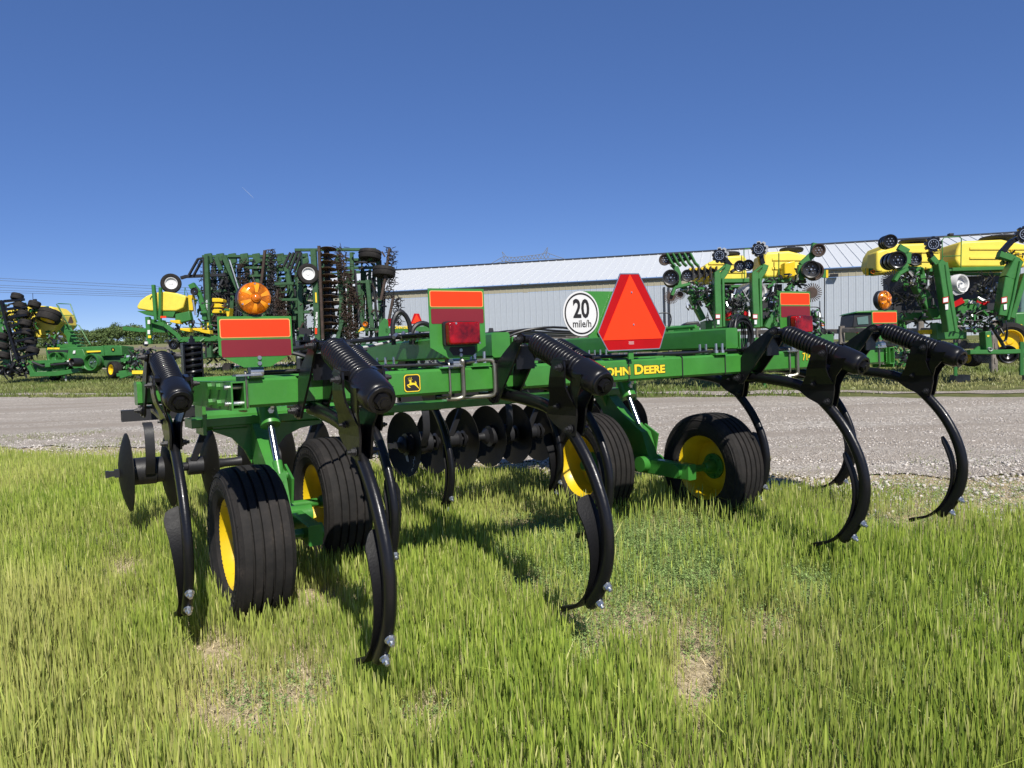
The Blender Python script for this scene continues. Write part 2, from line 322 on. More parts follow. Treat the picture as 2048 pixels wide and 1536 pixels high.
# --- wheels
RT, WT = .445, .315
def make_wheel():
    h = WT / 2; prof = []
    def ring(t, r): prof.append((t * h, r * RT))
    for t, r in ((-.70, .585), (-.86, .62), (-.97, .70), (-1.0, .78), (-.985, .86), (-.93, .925), (-.84, .955)): ring(t, r)
    rib = [-.84, -.50, -.17, .17, .50, .84]                          # five ribs with deep grooves
    for i in range(5):
        a, b = rib[i], rib[i+1]; g = .048
        for t in (a + g, (a+b)/2, b - g): ring(t, .9965 - .036 * abs(t) ** 2.6 - (.0 if i != 2 else 0))
        if i < 4:
            ring(b - g + .012, .952); ring(b + g - .012, .952)
    for t, r in ((.84, .955), (.93, .925), (.985, .86), (1.0, .78), (.97, .70), (.86, .62), (.70, .585)): ring(t, r)
    ty = MB().lathe(prof, (0, 0, 0), (1, 0, 0), 72)
    for s in (-1, 1):                                                 # raised sidewall rings
        ty.lathe([(s*h*.955, RT*.70), (s*h*.985, RT*.715), (s*h*.99, RT*.73), (s*h*.96, RT*.74)], (0, 0, 0), (1, 0, 0), 72)
        ty.lathe([(s*h*.96, RT*.875), (s*h*1.0, RT*.885), (s*h*.96, RT*.895)], (0, 0, 0), (1, 0, 0), 72)
    rnd = random.Random(3); hairs = MB()
    for k in range(620):                                              # rubber moulding hairs
        a = rnd.uniform(0, 2*math.pi); t = rnd.choice([-1.0, -.9, -.86, .9, 1.0, -.5, .5, -.17, .17, -.97]); rr = {1.0: .8, .9: .94, .86: .95}.get(abs(t), .985 - .03 * abs(t)) + rnd.uniform(-.01, .01) + (rnd.uniform(-.1, .05) if abs(t) > .95 else 0)
        p = Vector((t*h, math.cos(a)*rr*RT, math.sin(a)*rr*RT)); n = Vector((t * .9 if abs(t) > .8 else 0, math.cos(a), math.sin(a))).normalized() + Vector([rnd.uniform(-.3, .3) for _ in range(3)])
        hairs.tube([p, p + n * rnd.uniform(.006, .014)], .0007, 3)
    ty.add(hairs.v, hairs.f)
    for s in (-1, 1):                                                 # raised sidewall lettering blocks
        for k in range(46):
            if k % 23 > 15: continue
            a = 2*math.pi*k/46; q = Vector((s*h*.998, math.cos(a)*RT*.80, math.sin(a)*RT*.80)); tt = Vector((0, -math.sin(a), math.cos(a))); nn_ = Vector((0, math.cos(a), math.sin(a)))
            for j in range(2): ty.beam(q + tt*(.010*(j-.5)) - nn_*.012, q + tt*(.010*(j-.5)) + nn_*.012, .004, .004, (1, 0, 0))
            if k % 3: ty.beam(q - tt*.006 + nn_*(.01 if k % 2 else -.01), q + tt*.006 + nn_*(.01 if k % 2 else -.01), .004, .004, (1, 0, 0))
    tyre = ty.mesh('tyre', M['tyre'], 25)
    rr = RT * .60; w = h * .74
    rim = MB().lathe([(-w, rr-.002), (-w, rr*1.02), (-w+.006, rr*1.02), (-w+.012, rr*.97), (-w+.04, rr*.90), (-w*.35, rr*.86), (w*.05, rr*.82), (w*.3, rr*.80), (w-.04, rr*.90), (w-.012, rr*.97), (w-.006, rr*1.02), (w, rr*1.02), (w, rr-.002), (w-.014, rr*.95), (w-.045, rr*.875), (w*.62, rr*.80), (w*.52, rr*.74), (w*.40, rr*.60), (w*.30, rr*.50), (w*.36, rr*.36), (w*.36, .02), (w*.30, .02), (w*.30, rr*.34), (w*.24, rr*.48), (w*.34, rr*.6), (w*.44, rr*.76), (-w*.38, rr*.835), (-w+.045, rr*.875), (-w+.014, rr*.95)], (0, 0, 0), (1, 0, 0), 56, close=True).mesh('rim', M['yellow'], 40)
    return tyre, rim
TY, RIM = make_wheel()
hubm = MB().lathe([(-.115, .0), (-.115, .035), (-.10, .045), (-.05, .055), (-.02, .058), (-.015, .105), (.012, .105), (.014, .06), (.06, .05), (.065, 0)], (0, 0, 0), (1, 0, 0), 28)
for k in range(6):
    a = k * math.pi / 3 + .3; hubm.cyl((-.034, math.cos(a)*.083, math.sin(a)*.083), (.03, math.cos(a)*.083, math.sin(a)*.083), .011, n=6)
hubm = hubm.mesh('hub', M['green'])
for i, c in enumerate(TIRES):
    t = inst('wheel', TY, plow, c); t.rotation_euler.x = i * .7
    if i in (0, 3): pass
    inst('rim', RIM, t); h = inst('hub', hubm, t, (.03, 0, 0))
    sx = 1 if c[0] > mid(*((0, 1) if i < 2 else (2, 3)))[0] else -1
    pass
# --- shanks
SHANKS = [(-.562, 1, 1), (-.018, 0, 2), (1.094, 0, 1), (1.648, 2, -1), (2.128, 1, -1), (2.718, 2, 1), (3.089, 0, 0), (3.702, 1, -1), (4.182, 0, 0), (4.811, 1, -1), (.55, 1, -1)]
VR = [0, 1.2607, 2.6657]
CEN = [(.655, 1.187), (.60, 1.188), (.43, 1.170), (.30, 1.153), (.20, 1.133), (.10, 1.088), (.022, 1.028), (-.055, .953), (-.128, .866), (-.187, .768), (-.231, .665), (-.254, .56), (-.253, .462), (-.231, .372), (-.196, .300), (-.155, .238), (-.105, .180), (-.085, .160)]
WID = [.062, .068, .068, .068, .068, .068, .066, .066, .066, .066, .068, .07, .072, .074, .076, .078, .072, .05]
shank_me = MB().sweep([tuple(p) for p in chaikin(CEN, 1)], [w for w in np.interp(np.linspace(0, 1, len(chaikin(CEN, 1))), np.linspace(0, 1, len(WID)), WID)], .046, ch=.32).mesh('shank', M['black'], 50)
PL = [(.30, 1.505), (.333, 1.522), (.367, 1.512), (.425, 1.476), (.52, 1.420), (.588, 1.373), (.617, 1.331), (.628, 1.236), (.70, 1.215), (.712, 1.18), (.69, 1.150), (.655, 1.138), (.609, 1.145), (.546, 1.221), (.418, 1.363), (.346, 1.461)]
br = MB()
for s in (-1, 1):
    br.prism(PL, lambda a, b, t: (t, a, b), s * .056, s * .067)
    br.cyl((s*.067, .334, 1.487), (s*.078, .334, 1.487), .026, n=18); br.cyl((s*.05, .655, 1.182), (s*.078, .655, 1.182), .034, n=18)
br.box((-.058, .40, 1.33), (.058, .412, 1.455)); br.box((-.058, .55, 1.375), (.058, .62, 1.385)); br.box((-.075, .60, 1.372), (.075, .80, 1.386)); br.box((-.075, .60, 1.19), (.075, .80, 1.204))
bracket_me = br.mesh('mounting_bracket', M['black'])
def bolt_set():
    L = []
    def bt(p, d, r=.016, l=.02):
        b = MB(); L.append(b); p = Vector(p); d = Vector(d).normalized()
        b.cyl(p, p + d*.004, r*1.35, n=14); b.cyl(p + d*.004, p + d*l, r, n=6); b.cyl(p + d*l, p + d*(l+.014), r*.55, n=8)
    return L, bt
b, bt = bolt_set()
for s in (-1, 1):
    bt((s*.078, .334, 1.487), (s, 0, 0)); bt((s*.078, .655, 1.182), (s, 0, 0), .018)
    bt((s*.098, -.055, 1.335), (s, 0, 0)); bt((s*.036, -.035, 1.03), (s, 0, 0)); bt((s*.04, .06, 1.14), (s, 0, 0), .012, .012)
small_bolts = [q.mesh('bolt', M['black_matt']) for q in b]
def zinc(big):
    b, bt = bolt_set()
    for (v, z, dv, dz) in ((-.232, .300, -.84, -.5), (-.168, .205, -.76, -.62)):
        bt((0, v + .03 * 0 - .0, z - .012), (0, dv, dz), .0175, .022)
    return [q.mesh('bolt', M['steel']) for q in b]
zinc_me = zinc(1)
pa, pb = Vector((0, .334, 1.487)), Vector((0, -.262, 1.249)); ax = (pb - pa).normalized(); LA = (pb - pa).length
e1 = Vector((1, 0, 0)); e2 = ax.cross(e1)
hx = []; turns = 18.5
for i in range(int(turns * 20) + 1):
    t = i / 20 * 2 * math.pi; s = .055 + (LA - .16) * i / (turns * 20); rr = .0535 * (1 if i > 18 else .85 + .15 * i / 18)
    hx.append(pa + ax * s + (e1 * math.cos(t) + e2 * math.sin(t)) * rr)
spring_me = MB().tube(hx, .0118, 7).mesh('coil_spring', M['black'], 60)
core = MB().cyl(pa, pb, .02, n=10); core.cyl(pa + e1 * -.05, pa + e1 * .05, .022, n=14); core.lathe([(.02, .02), (.03, .04), (.055, .046), (.065, .0)], pa, ax, 20)
core_me = core.mesh('spring_rod', M['black'])
cp = MB().lathe([(-.16, .067), (-.16, .0735), (-.13, .074), (-.06, .0725), (-.035, .070), (-.02, .0665), (-.012, .061), (-.010, .0585), (.004, .0585), (.007, .055), (.007, .042), (-.002, .040), (-.002, .0), ], pb, ax, 36)
Lh = (-.335, -.30, -.24, -.15); hp = []                              # open-topped housing under the spring
for t_, r_, a_ in zip(Lh, (.072, .0735, .074, .074), (62, 68, 74, 88)):
    for rr_ in (r_, r_ - .006):
        for k in range(13):
            th_ = R(-90 - a_ - 15 + (2*a_ + 30) * k / 12); hp.append(pb + ax*t_ + (e1*math.cos(th_) + e2*math.sin(th_)*(-1 if e2.z < 0 else 1))*rr_)
hf = []
for i in range(3):
    for k in range(12): hf += [(i*26+k, i*26+k+1, (i+1)*26+k+1, (i+1)*26+k), (i*26+13+k, (i+1)*26+13+k, (i+1)*26+14+k, i*26+14+k)]
    for k in (0, 12): hf.append((i*26+k, (i+1)*26+k, (i+1)*26+13+k, i*26+13+k))
for k in range(12): hf.append((k, 13+k, 14+k, k+1))
cp.add(hp, hf)
cp.cyl(pb - ax * .002, pb + ax * .028, .033, .031, n=6); cp.cyl(pb + ax * .028, pb + ax * .033, .017, n=10)
for s in (-1, 1):                                                     # flared saddle plates either side
    rows = [(1.385, -.075, .0, .094), (1.335, -.085, .032, .095), (1.29, -.075, .05, .092), (1.24, -.06, .078, .080), (1.19, -.062, .105, .056), (1.14, -.085, .15, .036), (1.095, -.082, .175, .031), (1.05, -.072, .115, .031), (1.02, -.065, .05, .031), (.995, -.055, -.012, .031)]
    for (za, ra, fa, ua), (zb, rb, fb, ub) in zip(rows, rows[1:]):
        vs = []
        for (z, r0, f0, u) in ((za, ra, fa, ua), (zb, rb, fb, ub)):
            vs += [(s*u, r0, z), (s*u, f0, z), (s*(u-.010), f0, z), (s*(u-.010), r0, z)]
        cp.add(vs, [(0, 1, 5, 4), (1, 2, 6, 5), (2, 3, 7, 6), (3, 0, 4, 7)])
    cp.prism([(-.08, 1.37), (.0, 1.385), (.03, 1.36), (-.02, 1.345), (-.075, 1.35)], lambda a, b, t: (t, a, b), s*.06, s*.098)
    rows = [(1.30, -.20, .080), (1.24, -.165, .066), (1.19, -.11, .048), (1.14, -.088, .034), (1.08, -.065, .030)]
    for (za, ra, ua), (zb, rb, ub) in zip(rows, rows[1:]):
        cp.add([(s*ua, ra, za), (s*ua*.9, ra+.09, za), (s*ub*.9, rb+.09, zb), (s*ub, rb, zb), (s*(ua-.008), ra, za), (s*(ua*.9-.008), ra+.09, za), (s*(ub*.9-.008), rb+.09, zb), (s*(ub-.008), rb, zb)], [(0, 1, 2, 3), (4, 7, 6, 5), (0, 3, 7, 4), (1, 5, 6, 2)])
cap_me = cp.mesh('spring_cap', M['black'], 40)
def point_mesh(tw):
    """pointed shovel bolted to the front of the shank; tw: side it is twisted to"""
    c = chaikin([(.128, .104), (.06, .122), (-.02, .150), (-.09, .208), (-.150, .295), (-.186, .40), (-.192, .50), (-.175, .585), (-.148, .65), (-.118, .712)], 2); n = len(c)
    m = MB(); rows = []
    for i, p in enumerate(c):
        t = i / (n - 1); a = c[max(i-1, 0)]; b_ = c[min(i+1, n-1)]; d = (b_ - a).normalized(); nn = Vector((d.y, -d.x))
        if abs(tw) == 1: wl = np.interp(t, [0, .1, .35, .75, .86, .93, 1], [.026, .034, .034, .078, .090, .078, .012]); wr = np.interp(t, [0, .1, .35, .8, 1], [.026, .032, .032, .022, -.004])
        elif tw == 0: wl = wr = np.interp(t, [0, .1, .35, .8, .9, 1], [.022, .03, .03, .032, .03, .006])
        else: wl = wr = np.interp(t, [0, .1, .35, .75, .86, 1], [.026, .034, .036, .052, .054, .012])
        if tw == -1: wl, wr = wr, wl
        sec = []
        for k in range(7):
            x = -wl + (wl + wr) * k / 6; bow = .16 * (abs(x) ** 1.0) * t + .35 * x * x
            sec.append(Vector((x, p.x + nn.x * (bow), p.y + nn.y * bow)))
        th = .0095 + .020 * max(0, 1 - t*3.4); rows.append([s_ for s_ in sec] + [s_ - Vector((0, nn.x, nn.y)) * th for s_ in reversed(sec)])
    q = len(rows[0]); vs = [v for r in rows for v in r]
    fs = [(i*q+k, i*q+(k+1) % q, (i+1)*q+(k+1) % q, (i+1)*q+k) for i in range(n-1) for k in range(q)] + [tuple(range(q))[::-1], tuple(range((n-1)*q, n*q))]
    return m.add(vs, fs).mesh('shovel_point', M['point'], 40)
pts_me = {k: point_mesh(k) for k in (0, 1, 2, -1)}
for u, row, tw in SHANKS:
    s = inst('shank', shank_me, plow, (u, VR[row], zt(u)))
    for nm, me in (('mounting_bracket', bracket_me), ('coil_spring', spring_me), ('spring_rod', core_me), ('spring_cap', cap_me), ('shovel_point', pts_me[tw])): inst(nm, me, s)
    for me in small_bolts + zinc_me: inst('bolt', me, s)
# --- disc gangs
VG, ZG, RD = 3.80, .612, .315
def disc_me(flip):
    prof = []; S = RD * 2.6; d0 = math.sqrt(S*S - RD*RD)
    for k in range(9):
        r = RD * k / 8; prof.append((flip * (math.sqrt(S*S - r*r) - d0), r))
    back = [(t + flip * -.006, r) for t, r in reversed(prof)]
    return MB().lathe(prof + back, (0, 0, 0), (1, 0, 0), 56).mesh('disc_blade', M['blade'], 50)
D1, D2 = disc_me(-1), disc_me(1)
def gang(us, me, u0, u1):
    g = MB().cyl((u0, VG, ZG), (u1, VG, ZG), .022, n=12)
    for i, u in enumerate(us[:-1]):
        a, b_ = u + .012, us[i+1] - .012
        big = i % 3 == 0
        if big: g.lathe([(0, .03), (0, .108), (.19, .112), (.2, .104), (b_-a-.03, .104), (b_-a, .05)], (a, VG, ZG), (1, 0, 0), 28)
        else: g.lathe([(0, .06), (.012, .085), (.04, .045), (.1, .036), (b_-a-.1, .036), (b_-a-.04, .045), (b_-a-.012, .085), (b_-a, .06)], (a, VG, ZG), (1, 0, 0), 28)
    for s, u in ((-1, us[0]), (1, us[-1])):
        g.lathe([(s*.01, .085), (s*.03, .08), (s*.055, .045), (s*.06, .03)], (u, VG, ZG), (1, 0, 0), 28)
        g.beam((u + s*.06, VG, ZG), (u + s*.095, VG, ZG), .062, .062, (0, 0, 1)); g.beam((u + s*.095, VG, ZG), (u + s*.135, VG, ZG), .042, .042, (0, 0, 1)); g.beam((u + s*.135, VG, ZG), (u + s*.16, VG, ZG), .052, .052, (0, 0, 1))
    go = g.build('disc_gang', M['black_matt'], plow)
    for u in us:
        q = inst('disc_blade', me, go, (u, VG, ZG)); q.rotation_euler.z = R(7 if me is D2 else 2)
    bar = MB().hollow((u0 - .02, VG + .02, 1.065), (u1 + .1, VG + .02, 1.065), .10, .092, .008, (0, 0, 1)).build('gang_bar', M['black_matt'], plow)
    for i in range(1, len(us)-1, 3):
        u = us[i] - .165
        pts = chaikin([(VG - .09, 1.0), (VG - .16, .99), (VG - .205, .93), (VG - .215, .80), (VG - .20, .70), (VG - .12, .60)], 2)
        h = MB(); h.sweep([tuple(p) for p in pts], .018, .07, ch=.1); v_ = [(x + u, y, z) for x, y, z in h.v]; h.v = v_; h.build('gang_hanger', M['black_matt'], bar)
        MB().beam((u + .34, VG - .02, 1.02), (u + .44, VG - .1, .93), .03, .05).beam((u + .44, VG - .1, .93), (u + .34, VG - .05, ZG + .05), .025, .05).cyl((u + .30, VG, ZG), (u + .42, VG, ZG), .075, n=16).build('gang_hanger', M['black_matt'], bar)
        sp = thingless = MB(); hx2 = []
        uu = us[i] + .19; V0 = VG - .18
        for k in range(5 * 20 + 1): hx2.append((uu + .058 * math.cos(k/20*2*math.pi), V0 + .058 * math.sin(k/20*2*math.pi), 1.36 + .24 * k / 100))
        so_ = MB().tube(hx2, .0155, 8).build('pressure_spring', M['black'], bar)
        MB().cyl((uu, V0, 1.10), (uu, V0, 1.69), .014, n=10).box((uu - .078, V0 - .05, 1.34), (uu - .066, V0 + .05, 1.63)).box((uu - .078, V0 - .06, 1.618), (uu + .07, V0 + .06, 1.632)).cyl((uu, V0, 1.63), (uu, V0, 1.665), .026, n=6).box((uu - .07, V0 - .05, 1.33), (uu + .07, V0 + .05, 1.345)).box((uu - .078, V0 + .062, 1.34), (uu + .078, V0 + .07, 1.63)).box((uu + .066, V0 - .02, 1.34), (uu + .078, V0 + .07, 1.63)).build('spring_bracket', M['black'], bar)
LG = [-.548 + .314 * k for k in range(8)]; RG = [1.86 + .311 * k for k in range(10)]
gang(LG[:7] , D1, LG[0], LG[6]); gang(RG, D2, RG[0], RG[-1])
# --- rear warning panels
ZP = Matrix.Rotation(R(90), 4, 'X')      # text plane -> faces -v
def face(u, v, z, s=1): return Matrix.Translation((u, v, z)) @ ZP
def rrect(x0, z0, x1, z1, r, n=4):
    p = []
    for cx, cz, a in ((x1-r, z1-r, 0), (x0+r, z1-r, 90), (x0+r, z0+r, 180), (x1-r, z0+r, 270)):
        for k in range(n+1): t = R(a + 90*k/n); p.append((cx + r*math.cos(t), cz + r*math.sin(t)))
    return p
def slab(pts, v0, v1): return MB().prism(pts, lambda a, b, t: (a, t, b), v0, v1)
def panel(u, top, kind, post):
    zb = 1.404 + zt(u); z = 1.466 + zt(u); w = .170; V = .595; c = u
    o = slab([(c-w, top), (c+w, top), (c+w, z), (c+w*.36, zb), (c-w*.36, zb), (c-w, z)], V, V+.004).build('warning_panel', M['green'], plow)
    zo = top - .012; slab(rrect(c-w+.008, zo-.088, c+w-.008, zo, .01), V-.0015, V).build('strip_edge', M['edge'], o)
    slab(rrect(c-w+.012, zo-.084, c+w-.012, zo-.004, .008), V-.0025, V-.0015).build('orange_strip', M['orange'], o)
    slab(rrect(c-w+.012, zo-.176, c+w-.008, zo-.096, .008), V-.002, V).build('maroon_strip', M['maroon'], o)
    bb = MB()
    for zz in (1.421, 1.447): bb.cyl((c+.01, V-.008, zz + zt(u)), (c+.01, V, zz + zt(u)), .0095, .011, n=14)
    bb.build('bolt', M['steel'], o, kind='stuff')
    # U-shaped clamp tube below the panel and its rod round the frame tube
    cl = MB().cyl((c-.028, V+.045, 1.38), (c+.032, V+.045, 1.38), .031, n=20).box((c-.10, V+.0, 1.362), (c+.02, V+.08, 1.370)).build('panel_clamp', M['steel'], o)
    rd = [(c-.05, V+.03, 1.385), (c-.05, .618, 1.37), (c-.05, .616, 1.24), (c-.05, .618, 1.205), (c-.05, .66, 1.195), (c-.05, .78, 1.195)]
    MB().tube(chaikin(rd, 2), .0062, 8).build('u_bolt', M['ubolt'], o)
    if kind == 'red':
        zl = top - .243
        slab([(c-.05, zl-.07), (c+.10, zl-.07), (c+.105, zl-.10), (c+.09, zl-.118), (c-.035, zl-.118), (c-.06, zl-.085)], V-.001, V+.001).build('lamp_recess', M['black_matt'], o)
        lb = slab(rrect(c-.098, zl-.066, c+.106, zl+.066, .016), V-.02, V-.001).build('lamp_base', M['black_matt'], o)
        ll = slab(rrect(c-.090, zl-.060, c+.098, zl+.060, .014), V-.075, V-.02).build('tail_lamp', M['red_lens'], o)
        bv = ll.modifiers.new('b', 'BEVEL'); bv.width = .01; bv.segments = 3
        MB().cyl((c-.05, V-.078, zl+.052), (c-.05, V-.072, zl+.052), .006, n=8).cyl((c+.09, V-.078, zl-.055), (c+.09, V-.072, zl-.055), .006, n=8).build('screw', M['steel'], ll, kind='stuff')
        rd = [(c+.02, V+.02, 1.40), (c+.025, V+.005, 1.39), (c+.028, .611, 1.36), (c+.028, .611, 1.23), (c+.028, .613, 1.197), (c+.0, .62, 1.186), (c-.05, .66, 1.186)]
        MB().tube(chaikin(rd, 2), .0125, 10).build('u_bolt', M['ubolt'], o)
    else:
        zl = top + .083
        lb = MB().cyl((c, V+.03, top), (c, V+.03, top+.03), .022, n=14).lathe([(.0, .066), (.012, .077), (.045, .077), (.06, .06), (.07, 0)], (c, V+.0, zl), (0, 1, 0), 32).build('lamp_base', M['black_matt'], o)
        ll = MB().lathe([(-.046, 0), (-.044, .02), (-.036, .023), (-.034, .03), (-.033, .045), (-.026, .062), (-.012, .0745), (.004, .0755)], (c, V, zl), (0, 1, 0), 40).build('amber_lamp', M['amber_lens'], o)
        fl = MB()
        for k in range(24):
            a = 2*math.pi*k/24; fl.tube([(c + math.cos(a)*.026, V-.0345, zl+math.sin(a)*.026), (c + math.cos(a)*.06, V-.0275, zl+math.sin(a)*.06)], .0012, 4)
        for k in range(6):
            rr4, tt4, m3 = (.026, .045, .060, .069), (-.0362, -.0352, -.0285, -.0195), MB()
            for i3 in range(4):
                for j3 in range(5): a0 = R(60*k + 12 + 5.5*j3); m3.v.append((c + rr4[i3]*math.cos(a0), V + tt4[i3], zl + rr4[i3]*math.sin(a0)))
            m3.f = [(i3*5+j3, i3*5+j3+1, i3*5+j3+6, i3*5+j3+5) for i3 in range(3) for j3 in range(4)]; m3.build('lens_facet', M['amber_light'], ll)
        MB().lathe([(-.052, 0), (-.050, .010), (-.043, .019), (-.034, .022)], (c, V, zl), (0, 1, 0), 24).build('lens_bulb', M['amber_dark'], ll)
        fl.build('lens_rib', M['amber_lens'], ll, kind='stuff')
        sc = MB()
        for a in (90, 205, 335): sc.cyl((c + .066*math.cos(R(a)), V-.03, zl + .066*math.sin(R(a))), (c + .066*math.cos(R(a)), V-.012, zl + .066*math.sin(R(a))), .004, n=8)
        sc.build('screw', M['steel'], ll, kind='stuff')
panel(-.278, 1.640, 'amber', 0); panel(.793, 1.783, 'red', 0); panel(3.58, 1.80, 'red', 0); panel(4.67, 1.66, 'amber', 0)
# --- slow-moving triangle and speed disc
sp = MB().box((1.99, .60, 1.36), (2.03, .61, 1.62)).build('sign_post', M['green'], plow)
MB().box((1.985, .612, 1.20), (2.035, .615, 1.375)) if False else None
tri = slab([(1.932, 1.888), (2.082, 1.892), (2.293, 1.551), (2.236, 1.420), (1.815, 1.417), (1.743, 1.531)], .585, .590).build('slow_moving_sign', M['red'], plow)
slab([(2.010, 1.886), (2.262, 1.484), (1.777, 1.481)], .5825, .585).build('orange_triangle', M['orange'], tri)
ed = MB(); cc = [(1.932, 1.888), (2.082, 1.892), (2.293, 1.551), (2.236, 1.420), (1.815, 1.417), (1.743, 1.531)]
for a, b_ in zip(cc, cc[1:] + cc[:1]): ed.beam((a[0], .5855, a[1]), (b_[0], .5855, b_[1]), .006, .004, (0, 1, 0))
ed.build('sign_edge', M['steel'], tri)
MB().cyl((2.015, .578, 1.775), (2.015, .583, 1.775), .006, n=10).cyl((2.022, .578, 1.575), (2.022, .583, 1.575), .006, n=10).build('rivet', M['steel'], tri, kind='stuff')
sm = MB()
for k in range(4): sm.box((2.0 - .02 + .003*(k % 2), .5843, 1.468 - k*.005), (2.0 + .024 - .003*(k % 2), .5849, 1.4695 - k*.005))
sm.build('small_print', M['white'], tri)
slab([(1.64, 1.779), (1.96, 1.781), (1.96, 1.50), (1.68, 1.50)], .597, .600).build('sign_backing', M['green'], plow)
cx, cz, rr = 1.626, 1.645, .134
sg = MB().lathe([(0, 0), (0, rr), (.003, rr), (.003, 0)], (cx, .590, cz), (0, 1, 0), 64).build('speed_sign', M['white'], plow)
MB().lathe([(0, rr*.92), (0, rr*.85), (-.0012, rr*.85), (-.0012, rr*.92)], (cx, .5895, cz), (0, 1, 0), 64, close=True).build('ring', M['ink'], sg)
text('20', .152, sg, face(cx, .589, cz + .024), M['ink'], ext=.0006, off=.0042, xs=.80)
text('mile/h', .062, sg, face(cx + .003, .589, cz - .062), M['ink'], ext=.0006, off=.0006, xs=.93)
# --- lettering on the rear tube
VF = .6285
def deere(u, z, size, par, off=.003):
    m4 = face(u, VF - .0004, z)
    m4 = m4 @ Matrix.Rotation(.0045, 4, 'Z')
    text('John Deere', size, par, m4, M['ink'], ext=.0003, off=off + .0028, smallcaps=True, xs=1.26)
    text('John Deere', size, par, m4 @ Matrix.Translation((0, 0, .0007)), M['decal'], ext=.0003, off=off, smallcaps=True, xs=1.26)
deere(2.055, 1.281 + zt(2), .085, plow)
for mt_, o_, dz in ((M['ink'], .004, 0), (M['decal'], .0012, .0007)):
    text('714', .078, plow, face(3.735, VF - .0004, 1.302 + zt(3.7)) @ Matrix.Translation((0, 0, dz)), mt_, ext=.0003, off=o_, xs=.85)
# leaping deer badge: traced outline, black ground, yellow border
def badge(u, z, s, par, v=VF):
    def q(px, py): return (u + (px - 330) / 275 * s, z - (py - 490) / 275 * s)
    out = rrect(-.5, -.5, .5, .5, .16, 6)
    def sq(k, a, b_): return [(u + x*s*k*(1 + .05*(1 - (2*y)**2)), z + y*s*k*(1 + .03*(1 - (2*x)**2))) for x, y in out]
    g = slab(sq(1.0, 0, 0), v - .0006, v).build('badge', M['ink'], par)
    slab(sq(.965, 0, 0), v - .0010, v - .0006).build('badge_border', M['decal'], g)
    slab(sq(.87, 0, 0), v - .0014, v - .0010).build('badge_ground', M['ink'], g)
    deer = [(318, 452), (312, 470), (318, 484), (350, 487), (385, 486), (378, 470), (370, 462), (380, 460), (396, 476), (400, 492), (399, 508), (412, 532), (444, 580), (436, 582), (400, 548), (372, 524), (345, 516), (318, 520), (296, 524), (262, 520), (262, 530), (298, 556), (290, 564), (258, 548), (238, 514), (262, 506), (280, 502), (284, 486), (290, 470), (286, 460), (268, 456), (272, 446), (290, 444)]
    slab([q(*p) for p in deer], v - .0018, v - .0014).build('deer', M['decal'], g)
    an = MB()
    for l in ([(300, 447), (286, 440), (266, 430), (262, 412)], [(286, 440), (276, 418), (278, 404)], [(304, 447), (300, 425), (290, 398)], [(308, 447), (318, 425), (312, 395)], [(316, 430), (322, 405)], [(318, 445), (338, 434)]):
        an.tube([(q(*p)[0], v - .0018, q(*p)[1]) for p in l], s * .009, 4)
    an.build('antlers', M['decal'], g)
badge(.524, 1.284 + zt(.5), .094, plow)
# --- U-bolts, ties and hoses on the rear tube
def ubolt(u, r):
    MB().tube(chaikin([(u-.17, .63, 1.385), (u-.03, .625, 1.392), (u, .618, 1.385), (u+.004, .612, 1.35), (u+.004, .612, 1.23), (u, .616, 1.195), (u-.03, .64, 1.188), (u-.16, .70, 1.188)], 2), r, 10).build('u_bolt', M['ubolt'], plow)
ubolt(1.02, .0125); ubolt(4.42, .0125)
def strap(u):
    MB().tube([(u, .80, 1.215 + zt(u)), (u, .80, 1.362 + zt(u)), (u, .69, 1.36 + zt(u)), (u, .64, 1.3565 + zt(u)), (u, .6265, 1.345 + zt(u)), (u, .6265, 1.22 + zt(u)), (u, .645, 1.21 + zt(u)), (u, .70, 1.211 + zt(u))], .004, 6).build('cable_tie', M['rubber'], plow)
for u in (2.47, 2.87, 2.01): strap(u)
rnd = random.Random(5)
def hose(pts, r=.009, mat='rubber', n=2): MB().tube(chaikin(pts, n), r, 8).build('hydraulic_hose', M[mat], plow)
for k in range(4):
    pts = [(-.3 + .35*i, .66 + .02*k + rnd.uniform(-.012, .012), 1.368 + zt(-.3+.35*i) + rnd.uniform(0, .012)) for i in range(14)]
    hose(pts, .006 if k else .009)
for k in range(3):
    u0 = 1.0; hose([(.78 - .03*k, 2.6, 1.56), (.9, 1.5 + .1*k, 1.58), (1.0 + .03*k, 1.1, 1.565), (1.25, .95, 1.50), (1.5, .80 + .03*k, 1.40), (1.9, .72, 1.385)], .008)
hose([(.2, 2.4, 1.50), (.5, 2.2, 1.54), (.75, 1.9, 1.56), (.95, 1.5, 1.57), (1.1, 1.2, 1.56)], .016)
for k in range(5): hose([(1.35 + .05*k, 1.3 + .15*k, 1.42), (1.5, 1.2 + .2*k, 1.56), (1.75, 1.1 + .25*k, 1.60), (2.1, 1.2 + .3*k, 1.57 + .01*k), (2.6, 1.3 + .2*k, 1.56)], .008)
hose([(.02, 2.0, 1.38), (-.02, 1.9, 1.44), (.05, 1.8, 1.49), (.2, 1.75, 1.50), (.35, 1.7, 1.44), (.5, 1.75, 1.38)], .014)
hose([(.15, 1.3, 1.36), (.18, 1.2, 1.42), (.25, 1.15, 1.455), (.38, 1.2, 1.46), (.5, 1.4, 1.40)], .010)
hose([(.3, 1.9, 1.46), (.7, 1.9, 1.50), (1.0, 1.8, 1.56)], .010, 'grey')
